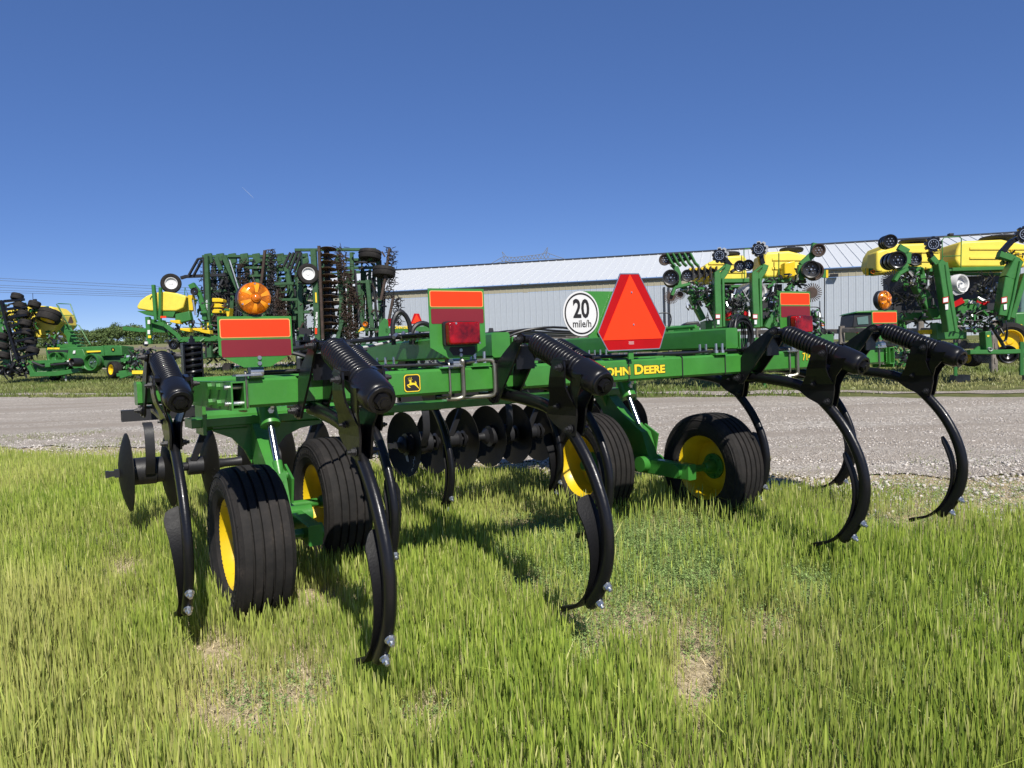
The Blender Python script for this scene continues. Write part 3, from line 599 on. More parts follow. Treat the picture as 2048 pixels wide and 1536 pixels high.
# big looped hoses standing above the left hitch beam
for (u, v, h, w) in ((.98, 1.75, .20, .13), (1.12, 1.7, .12, .17)):
    hose([(u - w*.5, v, 1.52), (u - w*.55, v, 1.54 + h*.7), (u - w*.1, v, 1.54 + h*1.1), (u + w*.45, v, 1.54 + h*.75), (u + w*.5, v, 1.52)], .017)
for k in range(5): MB().tube([(.95 + .03*k, 1.68, 1.55), (.88 + .05*k, 1.62, 1.585 + .01*(k % 2)), (.84 + .06*k, 1.57, 1.565)], .013, 8).build('hose_coupling', M['steel'], plow)
# coiled cable hung behind the right beam
ck = MB()
for k in range(17):
    r1, r2 = .085 + rnd.uniform(-.012, .022), .125 + rnd.uniform(-.02, .02); ph = rnd.uniform(-.35, .35); cu, cv, cz = 3.20 + rnd.uniform(-.02, .02), .78 + rnd.uniform(-.04, .04), 1.50 + rnd.uniform(-.012, .012)
    ck.tube([(cu + r1*math.cos(t)*math.cos(ph), cv + r1*math.cos(t)*math.sin(ph)*1.2, cz + r2*math.sin(t)) for t in np.linspace(0, 2*math.pi, 25)], .0055, 5, cap=False)
ck.build('cable_coil', M['rubber'], plow)
MB().prism([(0, 0), (.05, .0), (.055, .06), (.006, .065)], lambda a, b, t: (.02 + a, .60 + t, 1.352 + b * .9), 0, .002).build('paper_tag', M['white'], plow)
MB().prism([(0, 0), (.05, -.02), (.055, -.05), (.03, -.035)], lambda a, b, t: (3.47 + a, .60 + t, 1.20 + b * .9), 0, .002).build('paper_tag', M['white'], plow)
# sticker and chalk scrawl on one disc
g0 = [c for c in plow.children if c.name.startswith('disc_gang')][1]
MB().prism([(-.03, -.06), (.03, -.05), (.03, .07), (-.03, .06)], lambda a, b, t: (RG[0] - .008 + t, VG - .12 + a, ZG - .12 + b), 0, .001).build('disc_sticker', M['grey'], g0) if False else None
def onD(a, b):   # point on the rear-left face of the first right-hand disc
    r = math.hypot(a, b); S = RD * 2.6; return (RG[0] - .009 + (math.sqrt(S*S - r*r) - math.sqrt(S*S - RD*RD)) * 1 - .0, VG + a, ZG + b)
ch = MB()
for l in ([(-.165, -.105), (-.185, -.135)], [(-.12, -.14), (-.155, -.135), (-.14, -.165), (-.175, -.175), (-.16, -.20)], [(-.14, -.215), (-.15, -.245)], [(-.12, -.235), (-.175, -.215)]):
    ch.tube([onD(*p) for p in l], .0022, 4)
ch.build('chalk_mark', M['white'], g0)
MB().add([onD(.11, -.02), onD(.06, -.03), onD(-.02, -.17), onD(.04, -.17)], [(0, 1, 2, 3)]).build('disc_sticker', M['grey'], g0)
# ================================================================== setting
ROADN = Vector((.378, .925))
def nd(x, y): return .378 * x + .925 * y
def ground_mat():
    m, nt, b = nodes('soil_and_turf'); v = coords(nt)
    n1 = noise(nt, v, 1.4, 8, .7); n2 = noise(nt, v, 30, 6, .7); n3 = noise(nt, v, .15, 4)
    soil = ramp(nt, n2, [(.3, (.16, .13, .08)), (.5, (.42, .345, .22)), (.7, (.66, .56, .38))])
    turf = ramp(nt, n1, [(.3, (.07, .085, .025)), (.5, (.12, .13, .045)), (.7, (.22, .19, .09))])
    sep = nt.nodes.new('ShaderNodeSeparateXYZ'); nt.links.new(v, sep.inputs[0])
    def math_(op, a, b_):
        q = nt.nodes.new('ShaderNodeMath'); q.operation = op
        for i, s in enumerate((a, b_)):
            if isinstance(s, (int, float)): q.inputs[i].default_value = s
            else: nt.links.new(s, q.inputs[i])
        return q.outputs[0]
    d = math_('ADD', math_('MULTIPLY', sep.outputs[0], .378), math_('MULTIPLY', sep.outputs[1], .925))
    far = nt.nodes.new('ShaderNodeMapRange'); far.inputs[1].default_value = 11; far.inputs[2].default_value = 13; nt.links.new(d, far.inputs[0])
    c = mixc(nt, far.outputs[0], soil, turf)
    field = ramp(nt, n3, [(.35, (.17, .17, .07)), (.65, (.26, .24, .12))])
    ff = nt.nodes.new('ShaderNodeMapRange'); ff.inputs[1].default_value = 60; ff.inputs[2].default_value = 110; nt.links.new(d, ff.inputs[0])
    c = mixc(nt, ff.outputs[0], c, field)
    nt.links.new(c, b.inputs['Base Color']); b.inputs['Roughness'].default_value = .95; b.inputs['Specular IOR Level'].default_value = .15
    bump(nt, b, n2, .6, .02); return m
M['ground'] = ground_mat()
def relief(X, Y):
    """gentle lumps, flat far away"""
    k = np.exp(-((np.hypot(X, Y) / 22) ** 2))
    return k * (.018 * np.sin(X * 1.7 + .6 * Y) + .014 * np.sin(Y * 2.3 - X * .8 + 1) + .008 * np.sin(5.1 * X + 1.2) * np.sin(4.3 * Y))
def grid_mesh(name, xs, ys, z, mat, dz=None):
    X, Y = np.meshgrid(xs, ys); Z = relief(X, Y) + z if dz is None else dz(X, Y)
    v = np.stack([X, Y, Z], -1).reshape(-1, 3); nx = len(xs); f = []
    for j in range(len(ys) - 1):
        for i in range(nx - 1): a = j*nx+i; f.append((a, a+1, a+nx+1, a+nx))
    me = bpy.data.meshes.new(name); me.from_pydata(v.tolist(), [], f); me.materials.append(mat); me.shade_smooth()
    o = bpy.data.objects.new(name, me); COL.objects.link(o); o['kind'] = 'structure'; return o
def axis(lo, hi, n, far): return np.concatenate([[-far, -far*.3, lo-200, lo-60, lo-20], np.linspace(lo, hi, n), [hi+20, hi+60, hi+200, far*.3, far]])
grid_mesh('ground', axis(-22, 22, 120, 2500), np.concatenate([[-2500, -300, -40, -10], np.linspace(-2, 30, 90), [50, 80, 140, 300, 900, 3500]]), 0, M['ground'])
# gravel road: a strip with ragged edges, stone texture, ruts
def gravel_mat():
    m, nt, b = nodes('crushed_limestone'); v = coords(nt)
    vo = nt.nodes.new('ShaderNodeTexVoronoi'); vo.inputs['Scale'].default_value = 34; nt.links.new(v, vo.inputs['Vector'])
    vo2 = nt.nodes.new('ShaderNodeTexVoronoi'); vo2.inputs['Scale'].default_value = 78; nt.links.new(v, vo2.inputs['Vector'])
    stone = ramp(nt, vo.outputs['Color'], [(.1, (.18, .15, .12)), (.5, (.53, .475, .40)), (.9, (.86, .80, .70))])
    dust = ramp(nt, noise(nt, v, 14, 7, .7), [(.3, (.34, .295, .24)), (.7, (.61, .54, .455))])
    mp = nt.nodes.new('ShaderNodeMapping'); mp.inputs['Rotation'].default_value = (0, 0, R(22.2)); mp.inputs['Scale'].default_value = (.16, 1.5, 1)
    tc = nt.nodes.new('ShaderNodeTexCoord'); nt.links.new(tc.outputs['Object'], mp.inputs[0])
    wear = ramp(nt, noise(nt, mp.outputs[0], 1.6, 7, .65), [(.38, (0, 0, 0)), (.62, (1, 1, 1))])
    c = mixc(nt, wear, stone, dust); c2 = mixc(nt, ramp(nt, noise(nt, mp.outputs[0], .8, 4), [(.36, (0, 0, 0)), (.62, (.8, .8, .8))]), c, (.38, .325, .265))
    nt.links.new(c2, b.inputs['Base Color']); b.inputs['Roughness'].default_value = .93; b.inputs['Specular IOR Level'].default_value = .2
    h = nt.nodes.new('ShaderNodeMath'); h.operation = 'ADD'; nt.links.new(vo.outputs['Distance'], h.inputs[0]); nt.links.new(vo2.outputs['Distance'], h.inputs[1])
    bump(nt, b, h.outputs[0], .9, .02); return m
M['gravel'] = gravel_mat()
def strip_mesh(name, n0, n1, amp, mat, z, steps=320, cols=26):
    d = np.array([.925, -.378]); n = np.array([.378, .925]); v = []; f = []
    ss = np.linspace(-60, 70, steps)
    for i, s in enumerate(ss):
        w = lambda k: amp * (math.sin(s*1.1 + k) * .4 + math.sin(s*3.7 + 2*k) * .3 + math.sin(s*9.1 + k*5) * .3 + random.uniform(-.25, .25))
        a, b_ = n0 + w(0), n1 + w(3)
        for j in range(cols):
            t = a + (b_ - a) * j / (cols - 1); p = d * s + n * t
            zz = relief(p[0], p[1]) + z + (.0 if j in (0, cols-1) else .004 + .010 * math.sin(t * 5.2) * math.exp(-abs(s)/30))
            v.append((p[0], p[1], float(zz)))
    for i in range(steps - 1):
        for j in range(cols - 1): a = i*cols+j; f.append((a, a+1, a+cols+1, a+cols))
    me = bpy.data.meshes.new(name); me.from_pydata(v, [], f); me.materials.append(mat); me.shade_smooth()
    o = bpy.data.objects.new(name, me); COL.objects.link(o); o['kind'] = 'structure'; return o
strip_mesh('gravel_road', 8.55, 16.5, .30, M['gravel'], .018)
strip_mesh('gravel_verge', 17.3, 17.9, .25, M['gravel'], .014, cols=6)
strip_mesh('gravel_lane', 33, 38, .5, M['gravel'], .014, cols=6)
# ---- shed
shed = thing('metal_shed', 'long white ribbed metal shed with tan band under the eaves, behind the machines', 'building')
M['siding'] = paint('white_ribbed_siding', (.42, .455, .50), .5, var=.04, bmp=.02)
M['tan'] = paint('tan_siding', (.36, .33, .24), .5, var=.06, bmp=.03)
M['roofing'] = paint('pale_metal_roofing', (.54, .56, .57), .55, var=.05, bmp=.03)
M['trim'] = paint('dark_eave_trim', (.03, .035, .045), .5)
A0 = P(785, 581, 58.7); A1 = P(1901, 523, 48.4)
eave = (A0.z + A1.z) / 2; wd = Vector((A1.x - A0.x, A1.y - A0.y, 0)).normalized(); wn = Vector((-wd.y, wd.x, 0))   # wn points away from camera
if wn.y < 0: wn = -wn
L0 = -9.2; LEN = 66; NP = 150; pw = LEN / NP
org = Vector((A0.x, A0.y, 0)) + wd * L0
SM = Matrix((( wd.x, wn.x, 0, org.x), (wd.y, wn.y, 0, org.y), (0, 0, 1, 0), (0, 0, 0, 1))); shed.matrix_world = SM
rise, run = 2.35, 9.6
def ribbed(w, h):      # a siding sheet: flat pan with a raised rib on one edge and two fine beads
    x = [0, .03, .045, .075, .09, w*.42, w*.44, w*.46, w*.74, w*.76, w*.78, w]; y = [0, 0, -.028, -.028, 0, 0, -.007, 0, 0, -.007, 0, 0]
    v = [(a, b, z) for z in (0, h) for a, b in zip(x, y)]; n = len(x)
    m = MB().add(v, [(i, i+1, n+i+1, n+i) for i in range(n-1)]); return m
band = .62; wallm = ribbed(pw, eave - band - .02).mesh('wall_panel', M['siding'], 0); bandm = ribbed(pw, band - .05).mesh('band_panel', M['tan'], 0)
sl_ = math.hypot(rise, run); rp = LEN / 96
roofm = MB()
roofm.add([(0, 0, 0), (rp-.06, 0, 0), (rp-.05, 0, .045), (rp-.01, 0, .045), (rp, 0, 0), (0, sl_/2, 0), (rp-.06, sl_/2, 0), (rp-.05, sl_/2, .045), (rp-.01, sl_/2, .045), (rp, sl_/2, 0)], [(i, i+1, i+6, i+5) for i in range(4)])
roofm = roofm.mesh('roof_panel', M['roofing'], 0)
for i in range(NP):
    if 22 < i < 130 or i % 1 == 0: inst('wall_panel', wallm, shed, (i*pw, 0, 0)); inst('band_panel', bandm, shed, (i*pw, -.012, eave - band))
ang = math.atan2(rise, run)
for i in range(96):
    for k in range(2):
        o = inst('roof_panel', roofm, shed, (i*rp, -.14 + k * run/2 * .998 - (.01 if k == 0 else .02), eave + .02 - .14*rise/run + k * rise/2 - k*.012)); o.rotation_euler.x = ang
MB().box((-.1, -.17, eave - .17), (LEN+.1, -.06, eave - .06)).build('gutter', M['trim'], shed)
MB().box((-.1, -.06, eave - .10), (LEN+.1, -.02, eave - .07)).build('soffit', M['trim'], shed)
MB().box((-.1, run - .65, eave + rise - .1), (LEN+.1, run + .1, eave + rise + .0)).build('ridge_cap', M['trim'], shed)
MB().prism([(.01, .0), (2*run-.8, 0), (2*run-.8, eave-.1), (run-.4, eave + rise - .15), (.01, eave-.1)], lambda a, b, t: (t, a, b), 0.0, -.1).build('gable_wall', M['siding'], shed)
for px in (1334, 1343):
    q = P(px, 660, 55); s = (Vector((q.x, q.y, 0)) - org).dot(wd); MB().box((s-.06, -.09, 0), (s+.07, -.03, eave - band - .1)).build('downpipe', M['trim'], shed)
ld = P(1664, 553, 51); s = (Vector((ld.x, ld.y, 0)) - org).dot(wd)
MB().box((s-.25, -.35, eave-.62), (s+.25, -.1, eave-.42)).build('flood_lamp', M['black_matt'], shed)
# ---- fence
fen = thing('rail_fence', 'weathered grey three rail timber fence in front of the metal shed', 'fence')
def fz(px): return 37 + (25 - 37) * (px - 1000) / 690
prev = None
for k in range(13):
    px = 960 + k * 100 - k*k*1.2
    D = fz(px); q = P(px, 690, D); q.z = 0
    h = 1.28 + random.uniform(-.04, .06)
    MB().beam((q.x, q.y, 0), (q.x + random.uniform(-.03, .03), q.y, h), .16, .15, (0, 1, 0), ch=.02).build('post', M['wood'], fen)
    if prev is not None:
        for z in (.30, .68, 1.08):
            a = Vector((prev.x, prev.y - .09, z + random.uniform(-.03, .03))); b_ = Vector((q.x, q.y - .09, z + random.uniform(-.03, .03)))
            MB().beam(a, b_, .05, .15, (0, 0, 1), ch=.01).build('rail', M['wood'], fen)
    prev = q
fen2 = thing('rail_fence', 'low grey rail fence far off in the left field behind the baler', 'fence')
prev = None
for k in range(9):
    q = P(225 + k*28, 700, 62 - k*.5); q.z = 0
    MB().box((q.x-.09, q.y-.09, 0), (q.x+.09, q.y+.09, 1.15)).build('post', M['wood'], fen2)
    if prev is not None:
        for z in (.5, .95): MB().beam((prev.x, prev.y-.12, z), (q.x, q.y-.12, z), .05, .2, (0, 0, 1)).build('rail', M['wood'], fen2)
    prev = q
# ---- trees
def leaf_mat(name, a, b_):
    m, nt, b = nodes(name); oi = nt.nodes.new('ShaderNodeAttribute'); oi.attribute_name = 'tone'
    c = ramp(nt, oi.outputs['Fac'], [(0, a), (1, b_)]); nt.links.new(c, b.inputs['Base Color']); b.inputs['Roughness'].default_value = .6; b.inputs['Specular IOR Level'].default_value = .2; return m
M['leaf'] = leaf_mat('tree_leaves', (.045, .075, .022), (.13, .18, .055)); M['bark'] = paint('bark', (.09, .07, .05), .9, var=.3, bmp=.5)
def crown_mesh(seed, n=2600, w=5.0, h=8.0):
    r = np.random.default_rng(seed); lob = [(r.uniform(-.6, .6)*w, r.uniform(-.6, .6)*w, h*r.uniform(.35, .85), r.uniform(.25, .5)*w) for _ in range(13)] + [(0, 0, h*.5, w*.6)]
    L = r.integers(0, len(lob), n); c = np.array(lob)[L]; d = r.normal(size=(n, 3)); d /= np.linalg.norm(d, axis=1)[:, None]
    p = c[:, :3] + d * (c[:, 3:4] * (r.uniform(.55, 1.05, (n, 1)))) * np.array([1, 1, .75]); p[:, 2] = np.maximum(p[:, 2], .3)
    a = r.normal(size=(n, 3)); a /= np.linalg.norm(a, axis=1)[:, None]; b_ = np.cross(a, d); b_ /= np.linalg.norm(b_, axis=1)[:, None] + 1e-6
    s = r.uniform(.16, .36, (n, 1)); v = np.stack([p - a*s, p + b_*s*.7, p + a*s, p - b_*s*.7], 1).reshape(-1, 3)
    me = bpy.data.meshes.new('crown'); me.from_pydata(v.tolist(), [], np.arange(4*n).reshape(-1, 4).tolist()); me.materials.append(M['leaf'])
    at = me.attributes.new('tone', 'FLOAT', 'POINT'); at.data.foreach_set('value', np.repeat(r.uniform(0, 1, n) * .6 + .4 * r.uniform(0, 1, len(lob))[L], 4).astype('f')); return me
CR_ = [crown_mesh(k) for k in range(4)]
trunk = MB()
trunk.tube([(0, 0, 0), (.1, 0, 2), (0, .1, 4.5)], [.35, .25, .12], 8)
for a in range(4): trunk.tube([(0, 0, 2.2 + .3*a), (1.2*math.cos(a*1.7), 1.2*math.sin(a*1.7), 4.0 + .4*a)], [.14, .05], 6)
trunk = trunk.mesh('trunk', M['bark'])
tree_x = [(-30, 668), (-5, 662), (22, 670), (50, 664), (78, 672), (104, 668), (126, 662), (147, 655), (168, 658), (188, 660), (206, 653), (222, 650), (236, 645), (252, 646), (268, 645), (286, 650), (310, 655), (335, 650), (362, 655), (392, 652), (425, 657)]
lab = ['leftmost rounded tree of the distant tree line', 'rounded tree of the distant tree line']
for i, (x, yt) in enumerate(tree_x):
    D = 285 + (i*37 % 30); b0 = P(x, 690, D); hz = 652 - .0375*(x - 1024); top = 1.64 + (hz - yt) * D / F_PX; sc_ = top / 8.3
    left = {7: 'rounded leafy tree standing just right of the ladder of the far left planter', 12: 'tallest rounded tree of the distant line, above the baler hood', 13: 'second tall tree above the baler chamber, right of the tallest one'}
    left.update({6: 'leafy tree behind the ladder of the far left planter', 8: 'low leafy tree above the yellow stripe of the baler, right of the ladder rail', 9: 'leafy tree of the distant line above the baler flywheel', 10: 'leafy tree above the baler, between its flywheel and its raised hood', 11: 'leafy tree above the left end of the baler hood', 14: 'leafy tree above the tow bar, left of the green arm of the domed-tank planter', 15: 'leafy tree half behind the green arm of the domed-tank planter'})
    t = thing('leafy_tree', left.get(i, 'leafy tree mostly hidden behind the far left planter' if i < 6 else 'leafy tree mostly hidden behind the planter with the domed tank'), 'tree', (b0.x, b0.y, 0), 'trees in the distant tree line')
    c = inst('crown', CR_[i % 4], t); c.scale = (.75 + .2*(i % 3), 1, sc_); c.rotation_euler.z = i * 1.3
    k = inst('trunk', trunk, t); k.scale = (1, 1, sc_*.8)
# understory hedge mass along the foot of the trees
hedge = []
r = np.random.default_rng(5); n = 16000; a = P(-80, 690, 278); b_ = P(460, 690, 278); t = r.uniform(0, 1, n)
p = np.stack([a.x + (b_.x-a.x)*t, a.y + (b_.y-a.y)*t + r.normal(0, 2, n), np.abs(r.normal(0, 1, n))*1.1*(.8+.4*np.sin(t*60)) + .1], 1)
q = r.normal(size=(n, 3)); q /= np.linalg.norm(q, axis=1)[:, None]; q2 = np.cross(q, r.normal(size=(n, 3))); q2 /= np.linalg.norm(q2, axis=1)[:, None]; s = r.uniform(.2, .5, (n, 1))
v = np.stack([p - q*s, p + q2*s*.7, p + q*s, p - q2*s*.7], 1).reshape(-1, 3)
me = bpy.data.meshes.new('hedge'); me.from_pydata(v.tolist(), [], np.arange(4*n).reshape(-1, 4).tolist()); me.materials.append(M['leaf'])
at = me.attributes.new('tone', 'FLOAT', 'POINT'); at.data.foreach_set('value', np.repeat(r.uniform(0, .8, n), 4).astype('f'))
o = bpy.data.objects.new('undergrowth', me); COL.objects.link(o); tag(o, 'low mass of bushes along the foot of the distant trees', 'bushes', kind='stuff')
q0, q1 = P(484, 374, 2600), P(508, 397, 2600)
con = MB().tube([q0, q0.lerp(q1, .35), q0.lerp(q1, .7), q1], [.4, .9, 1.1, .4], 6).build('contrail', paint('contrail_vapour', (.20, .28, .46), .9, bmp=0), None)
tag(con, 'short faint white aircraft trail high in the blue sky, left of centre', 'contrail')
# ---- power lines and pylon
pl = thing('power_line', 'six thin overhead power cables crossing the sky at the left', 'power line')
M['wire'] = paint('grey_wire', (.10, .11, .13), .6)
for y0, y1 in ((557, 571.7), (561.5, 576.8), (571, 583), (575.4, 587), (581, 590), (585, 593.7)):
    k = (y1 - y0) / 300
    pts = [P(x, y0 + k*x - .00002*(x-300)**2 * .3, 150) for x in range(-300, 700, 80)]
    MB().tube(pts, .032, 4).build('cable', M['wire'], pl)
for k, x in enumerate((-300, 660)):
    b0 = P(x, 690, 150); q = MB(); tz = P(x, 540, 150).z
    q.tube([(b0.x, b0.y, 0), (b0.x, b0.y, tz)], [.25, .16], 8)
    for z in (tz - .6, tz - 1.8): q.box((b0.x-1.2, b0.y-.1, z), (b0.x+1.2, b0.y+.1, z+.15))
    q.build('pole', M['wood'], pl)
py = thing('transmission_tower', 'grey lattice transmission tower whose top shows above the shed roof', 'pylon')
lat = paint('galvanised_lattice', (.16, .16, .15), .6); DT = 210
def Z3(x, y, dd=0): return P(960 + x/10.24, 480 + y/10.24, DT + dd)
def bars(name, segs, r=.07):
    m = MB()
    for dd in (-.8, .8):
        for a, b_ in segs: m.cyl(Z3(*a, dd), Z3(*b_, dd), r, n=5)
    m.build(name, lat, py)
top = [(200, 500), (370, 400), (480, 340), (700, 355), (1200, 300), (1370, 260), (1560, 330), (1780, 405)]; bot = [(200, 500), (480, 440), (640, 430), (1130, 385), (1390, 370), (1780, 405)]
segs = list(zip(top, top[1:])) + list(zip(bot, bot[1:]))
for i in range(14):
    x = 420 + i * 72; ya = np.interp(x, [p[0] for p in top], [p[1] for p in top]); yb = np.interp(x+36, [p[0] for p in bot], [p[1] for p in bot]); yc = np.interp(x+72, [p[0] for p in top], [p[1] for p in top])
    segs += [((x, ya), (x+36, yb)), ((x+36, yb), (x+72, yc))]
bars('cross_arm', segs)
bars('peak', [((480, 340), (455, 240)), ((455, 240), (540, 345)), ((1370, 260), (1385, 150)), ((1385, 150), (1290, 290)), ((1340, 270), (1385, 200))])
bars('leg', [((520, 440), (700, 2600)), ((640, 430), (760, 2600)), ((1200, 380), (1120, 2600)), ((1350, 370), (1250, 2600))] + [((530 + 14*i, 440 + 180*i), (1340 - 12*i, 620 + 180*i)) for i in range(11)] + [((1340 - 12*i, 440 + 180*i), (530 + 14*i, 620 + 180*i)) for i in range(11)], .09)

# ================================================================== parked machines behind
class B:
    """builds parts of one machine; positions read off the photo, at real depths"""
    def __init__(s, name, label, cat, x, y, D, group=None):
        q = P(x, y, D); s.o = thing(name, label, cat, (q.x, q.y, 0), group); s.D = D; s.k = D / F_PX; bpy.context.view_layer.update()
    def p(s, x, y, d=0): return P(x, y, s.D + d) - s.o.location
    def beam(s, name, pts, w, mat='green', d=0, dep=.15, d1=None):
        m = MB()
        for i, (a, b_) in enumerate(zip(pts, pts[1:])):
            p0, p1 = s.p(*a, d), s.p(*b_, d if d1 is None else d1); m.beam(p0, p1, w*s.k, dep, CF, ch=min(.012, w*s.k*.2))
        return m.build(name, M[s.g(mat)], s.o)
    def g(s, m): return 'green_shaded' if m == 'green' else m
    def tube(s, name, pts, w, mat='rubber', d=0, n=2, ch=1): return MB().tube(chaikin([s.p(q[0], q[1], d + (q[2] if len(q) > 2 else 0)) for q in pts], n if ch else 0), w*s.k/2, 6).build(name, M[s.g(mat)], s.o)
    def plate(s, name, poly, mat='green', d=0, dep=.05, bev=0):
        k0 = 1.0; m = MB(); n = len(poly); f = [s.p(*q, d) for q in poly]; b_ = [v + CF*dep for v in f]
        m.add(f + b_, [tuple(range(n))[::-1], tuple(range(n, 2*n))] + [(i, (i+1) % n, n+(i+1) % n, n+i) for i in range(n)])
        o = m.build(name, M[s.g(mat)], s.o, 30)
        if bev: q = o.modifiers.new('b', 'BEVEL'); q.width = min(bev, .055); q.segments = 3; q.limit_method = 'ANGLE'
        return o
    def disc(s, name, x, y, r, mat='black', d=0, th=.06, ax=(.2, 1, .05), hub=True, hubmat='black_matt', dish=.25):
        A = Vector(ax).normalized(); A = CR*A.x + CF*A.y + CU*A.z; R_ = r*s.k; c = s.p(x, y, d)
        m = MB().lathe([(-th*.2, .02), (-th*dish, R_*.5), (-th*.3, R_*.72), (-th, R_*.80), (-th*1.1, R_*.93), (-th*.6, R_), (th*.4, R_), (th*.6, R_*.9), (th*.3, .02)], c, A, 28).build(name, M[s.g(mat)], s.o, 35)
        if hub:
            h = MB().lathe([(-th*.9, 0), (-th*.9, R_*.1), (-th*.2, R_*.14)], c, A, 10)
            a, b_ = ortho(A)
            for k in range(6): q = c + (a*math.cos(k*1.047)+b_*math.sin(k*1.047))*R_*.42 - A*th*.3; h.cyl(q, q - A*.012, .011, n=5)
            h.build('bolt', M['steel'], m, kind='stuff')
        return m
    def star(s, name, x, y, r, mat='rust', d=0, n=26, ax=(.2, 1, .05), inner=.55):
        A = Vector(ax).normalized(); A = CR*A.x + CF*A.y + CU*A.z; R_ = r*s.k; c = s.p(x, y, d); a, b_ = ortho(A)
        m = MB().cyl(c - A*.015, c + A*.015, R_*inner, n=24)
        for k in range(n):
            t = 2*math.pi*k/n; u = a*math.cos(t)+b_*math.sin(t); w = a*math.cos(t+.22)+b_*math.sin(t+.22)
            m.beam(c + u*R_*inner*.9, c + w*R_, R_*.09, .012, A)
        return m.build(name, M[mat], s.o, 30)
    def cog(s, name, x, y, r, mat='black', d=0, n=9, ax=(.25, 1, .05)):
        A = Vector(ax).normalized(); A = CR*A.x + CF*A.y + CU*A.z; R_ = r*s.k; c = s.p(x, y, d); a, b_ = ortho(A); ring = []
        for k in range(n*6):
            t = 2*math.pi*k/(n*6); rr = R_ * (1.0 if k % 6 < 4 else .80); ring.append((a*math.cos(t)+b_*math.sin(t))*rr)
        m = MB(); N = len(ring); vs = [c + v - A*.05 for v in ring] + [c + v + A*.03 for v in ring]
        m.add(vs, [tuple(range(N))[::-1], tuple(range(N, 2*N))] + [(i, (i+1) % N, N+(i+1) % N, N+i) for i in range(N)])
        q = m.build(name, M[mat], s.o, 30)
        h = MB().lathe([(-.075, R_*.62), (-.05, R_*.62), (-.05, R_*.55), (-.075, R_*.55)], c, A, 24, close=True)
        for k in range(8): e = c + (a*math.cos(k*.785)+b_*math.sin(k*.785))*R_*.35 - A*.05; h.cyl(e, e - A*.02, .012, n=5)
        h.build('hub', M['steel'], q); return q
    def tank(s, x0, y0, x1, y1, d=0, dep=.9, lid=True, slope=0, sl=.25, sr=.1, mat='tank'):
        w, h = x1-x0, y1-y0
        poly = [(x0, y0+h*.75), (x0+w*sl*.35, y0+h*.35), (x0+w*sl, y0+h*.06), (x0+w*(1-sr), y0 + slope), (x1, y0+h*.2+slope), (x1, y0+h*.85+slope), (x1-w*.04, y1+slope), (x0+w*.06, y1)]
        o = s.plate('seed_tank', poly, mat, d, dep, bev=.09)
        if lid:
            cx = x0 + w*.60; c = s.p(cx, y0 + slope*.6, d + dep*.45)
            MB().lathe([(-.03, 0), (-.03, w*.25*s.k), (.02, w*.27*s.k), (.05, w*.25*s.k), (.07, w*.15*s.k), (.075, 0)], c, CU, 28).build('tank_lid', M['black_matt'], o)
        rib = MB()
        for f in (.33, .66): q0 = s.p(x0 + w*.2, y0 + h*f, d - .012); q1 = s.p(x1 - w*.03, y0 + h*f + slope, d - .012); rib.beam(q0, q1, .03, .05, CU)
        rib.build('moulded_rib', M[mat], o); return o
    def wheel(s, x, y, r, w=.26, d=0, ax=(1, .3, 0), rimmat='yellow', name='wheel'):
        A = Vector(ax).normalized(); A = CR*A.x + CF*A.y + CU*A.z; R_ = r*s.k; c = s.p(x, y, d); h = w/2
        prof = [(-h*.8, R_*.58), (-h, R_*.75), (-h*.92, R_*.93), (-h*.5, R_), (-h*.2, R_), (-h*.2, R_*.96), (h*.2, R_*.96), (h*.2, R_), (h*.5, R_), (h*.92, R_*.93), (h, R_*.75), (h*.8, R_*.58)]
        t = MB().lathe(prof, c, A, 36).build(name, M['tyre'], s.o, 30)
        MB().lathe([(-h*.85, R_*.60), (-h*.85, R_*.56), (-h*.3, R_*.48), (-h*.2, R_*.2), (-h*.35, R_*.14), (-h*.35, 0), (h*.35, 0), (h*.35, R_*.2), (h*.3, R_*.48), (h*.85, R_*.56), (h*.85, R_*.60)], c, A, 28).build('rim', M[rimmat], t); return t
    def tangle(s, x0, y0, x1, y1, n, w=1.6, d=.3, mat='rubber', seed=0, name='hose'):
        r = random.Random(seed)
        for k in range(n):
            a = (r.uniform(x0, x1), r.uniform(y0, y1)); L = r.uniform(.3, .9)
            b_ = (r.uniform(x0, x1), r.uniform(y0, y1)); c = ((a[0]+b_[0])/2 + r.uniform(-8, 8), (a[1]+b_[1])/2 + r.uniform(-4, 14))
            s.tube(name, [(*a, r.uniform(0, d)), (*c, r.uniform(0, d)), (*b_, r.uniform(0, d))], w, mat)
    def debris(s, x0, y0, x1, y1, n, d=.4, seed=0, mats=('black_matt', 'green', 'black_matt', 'steel')):
        """small castings, brackets and linkages, each its own block"""
        r = random.Random(seed); by = {}
        for k in range(n):
            mt_ = r.choice(mats); m = by.setdefault(mt_, MB()); x, y = r.uniform(x0, x1), r.uniform(y0, y1); a = r.uniform(0, 3.14); L = r.uniform(3, 13); q = d*r.random()
            m.beam(s.p(x, y, q), s.p(x + L*math.cos(a), y + L*math.sin(a), q + r.uniform(-.1, .1)), r.uniform(1.5, 4)*s.k, r.uniform(.03, .09), CF)
        for mt_, m in by.items(): m.build('linkage', M[s.g(mt_)], s.o, kind='stuff')

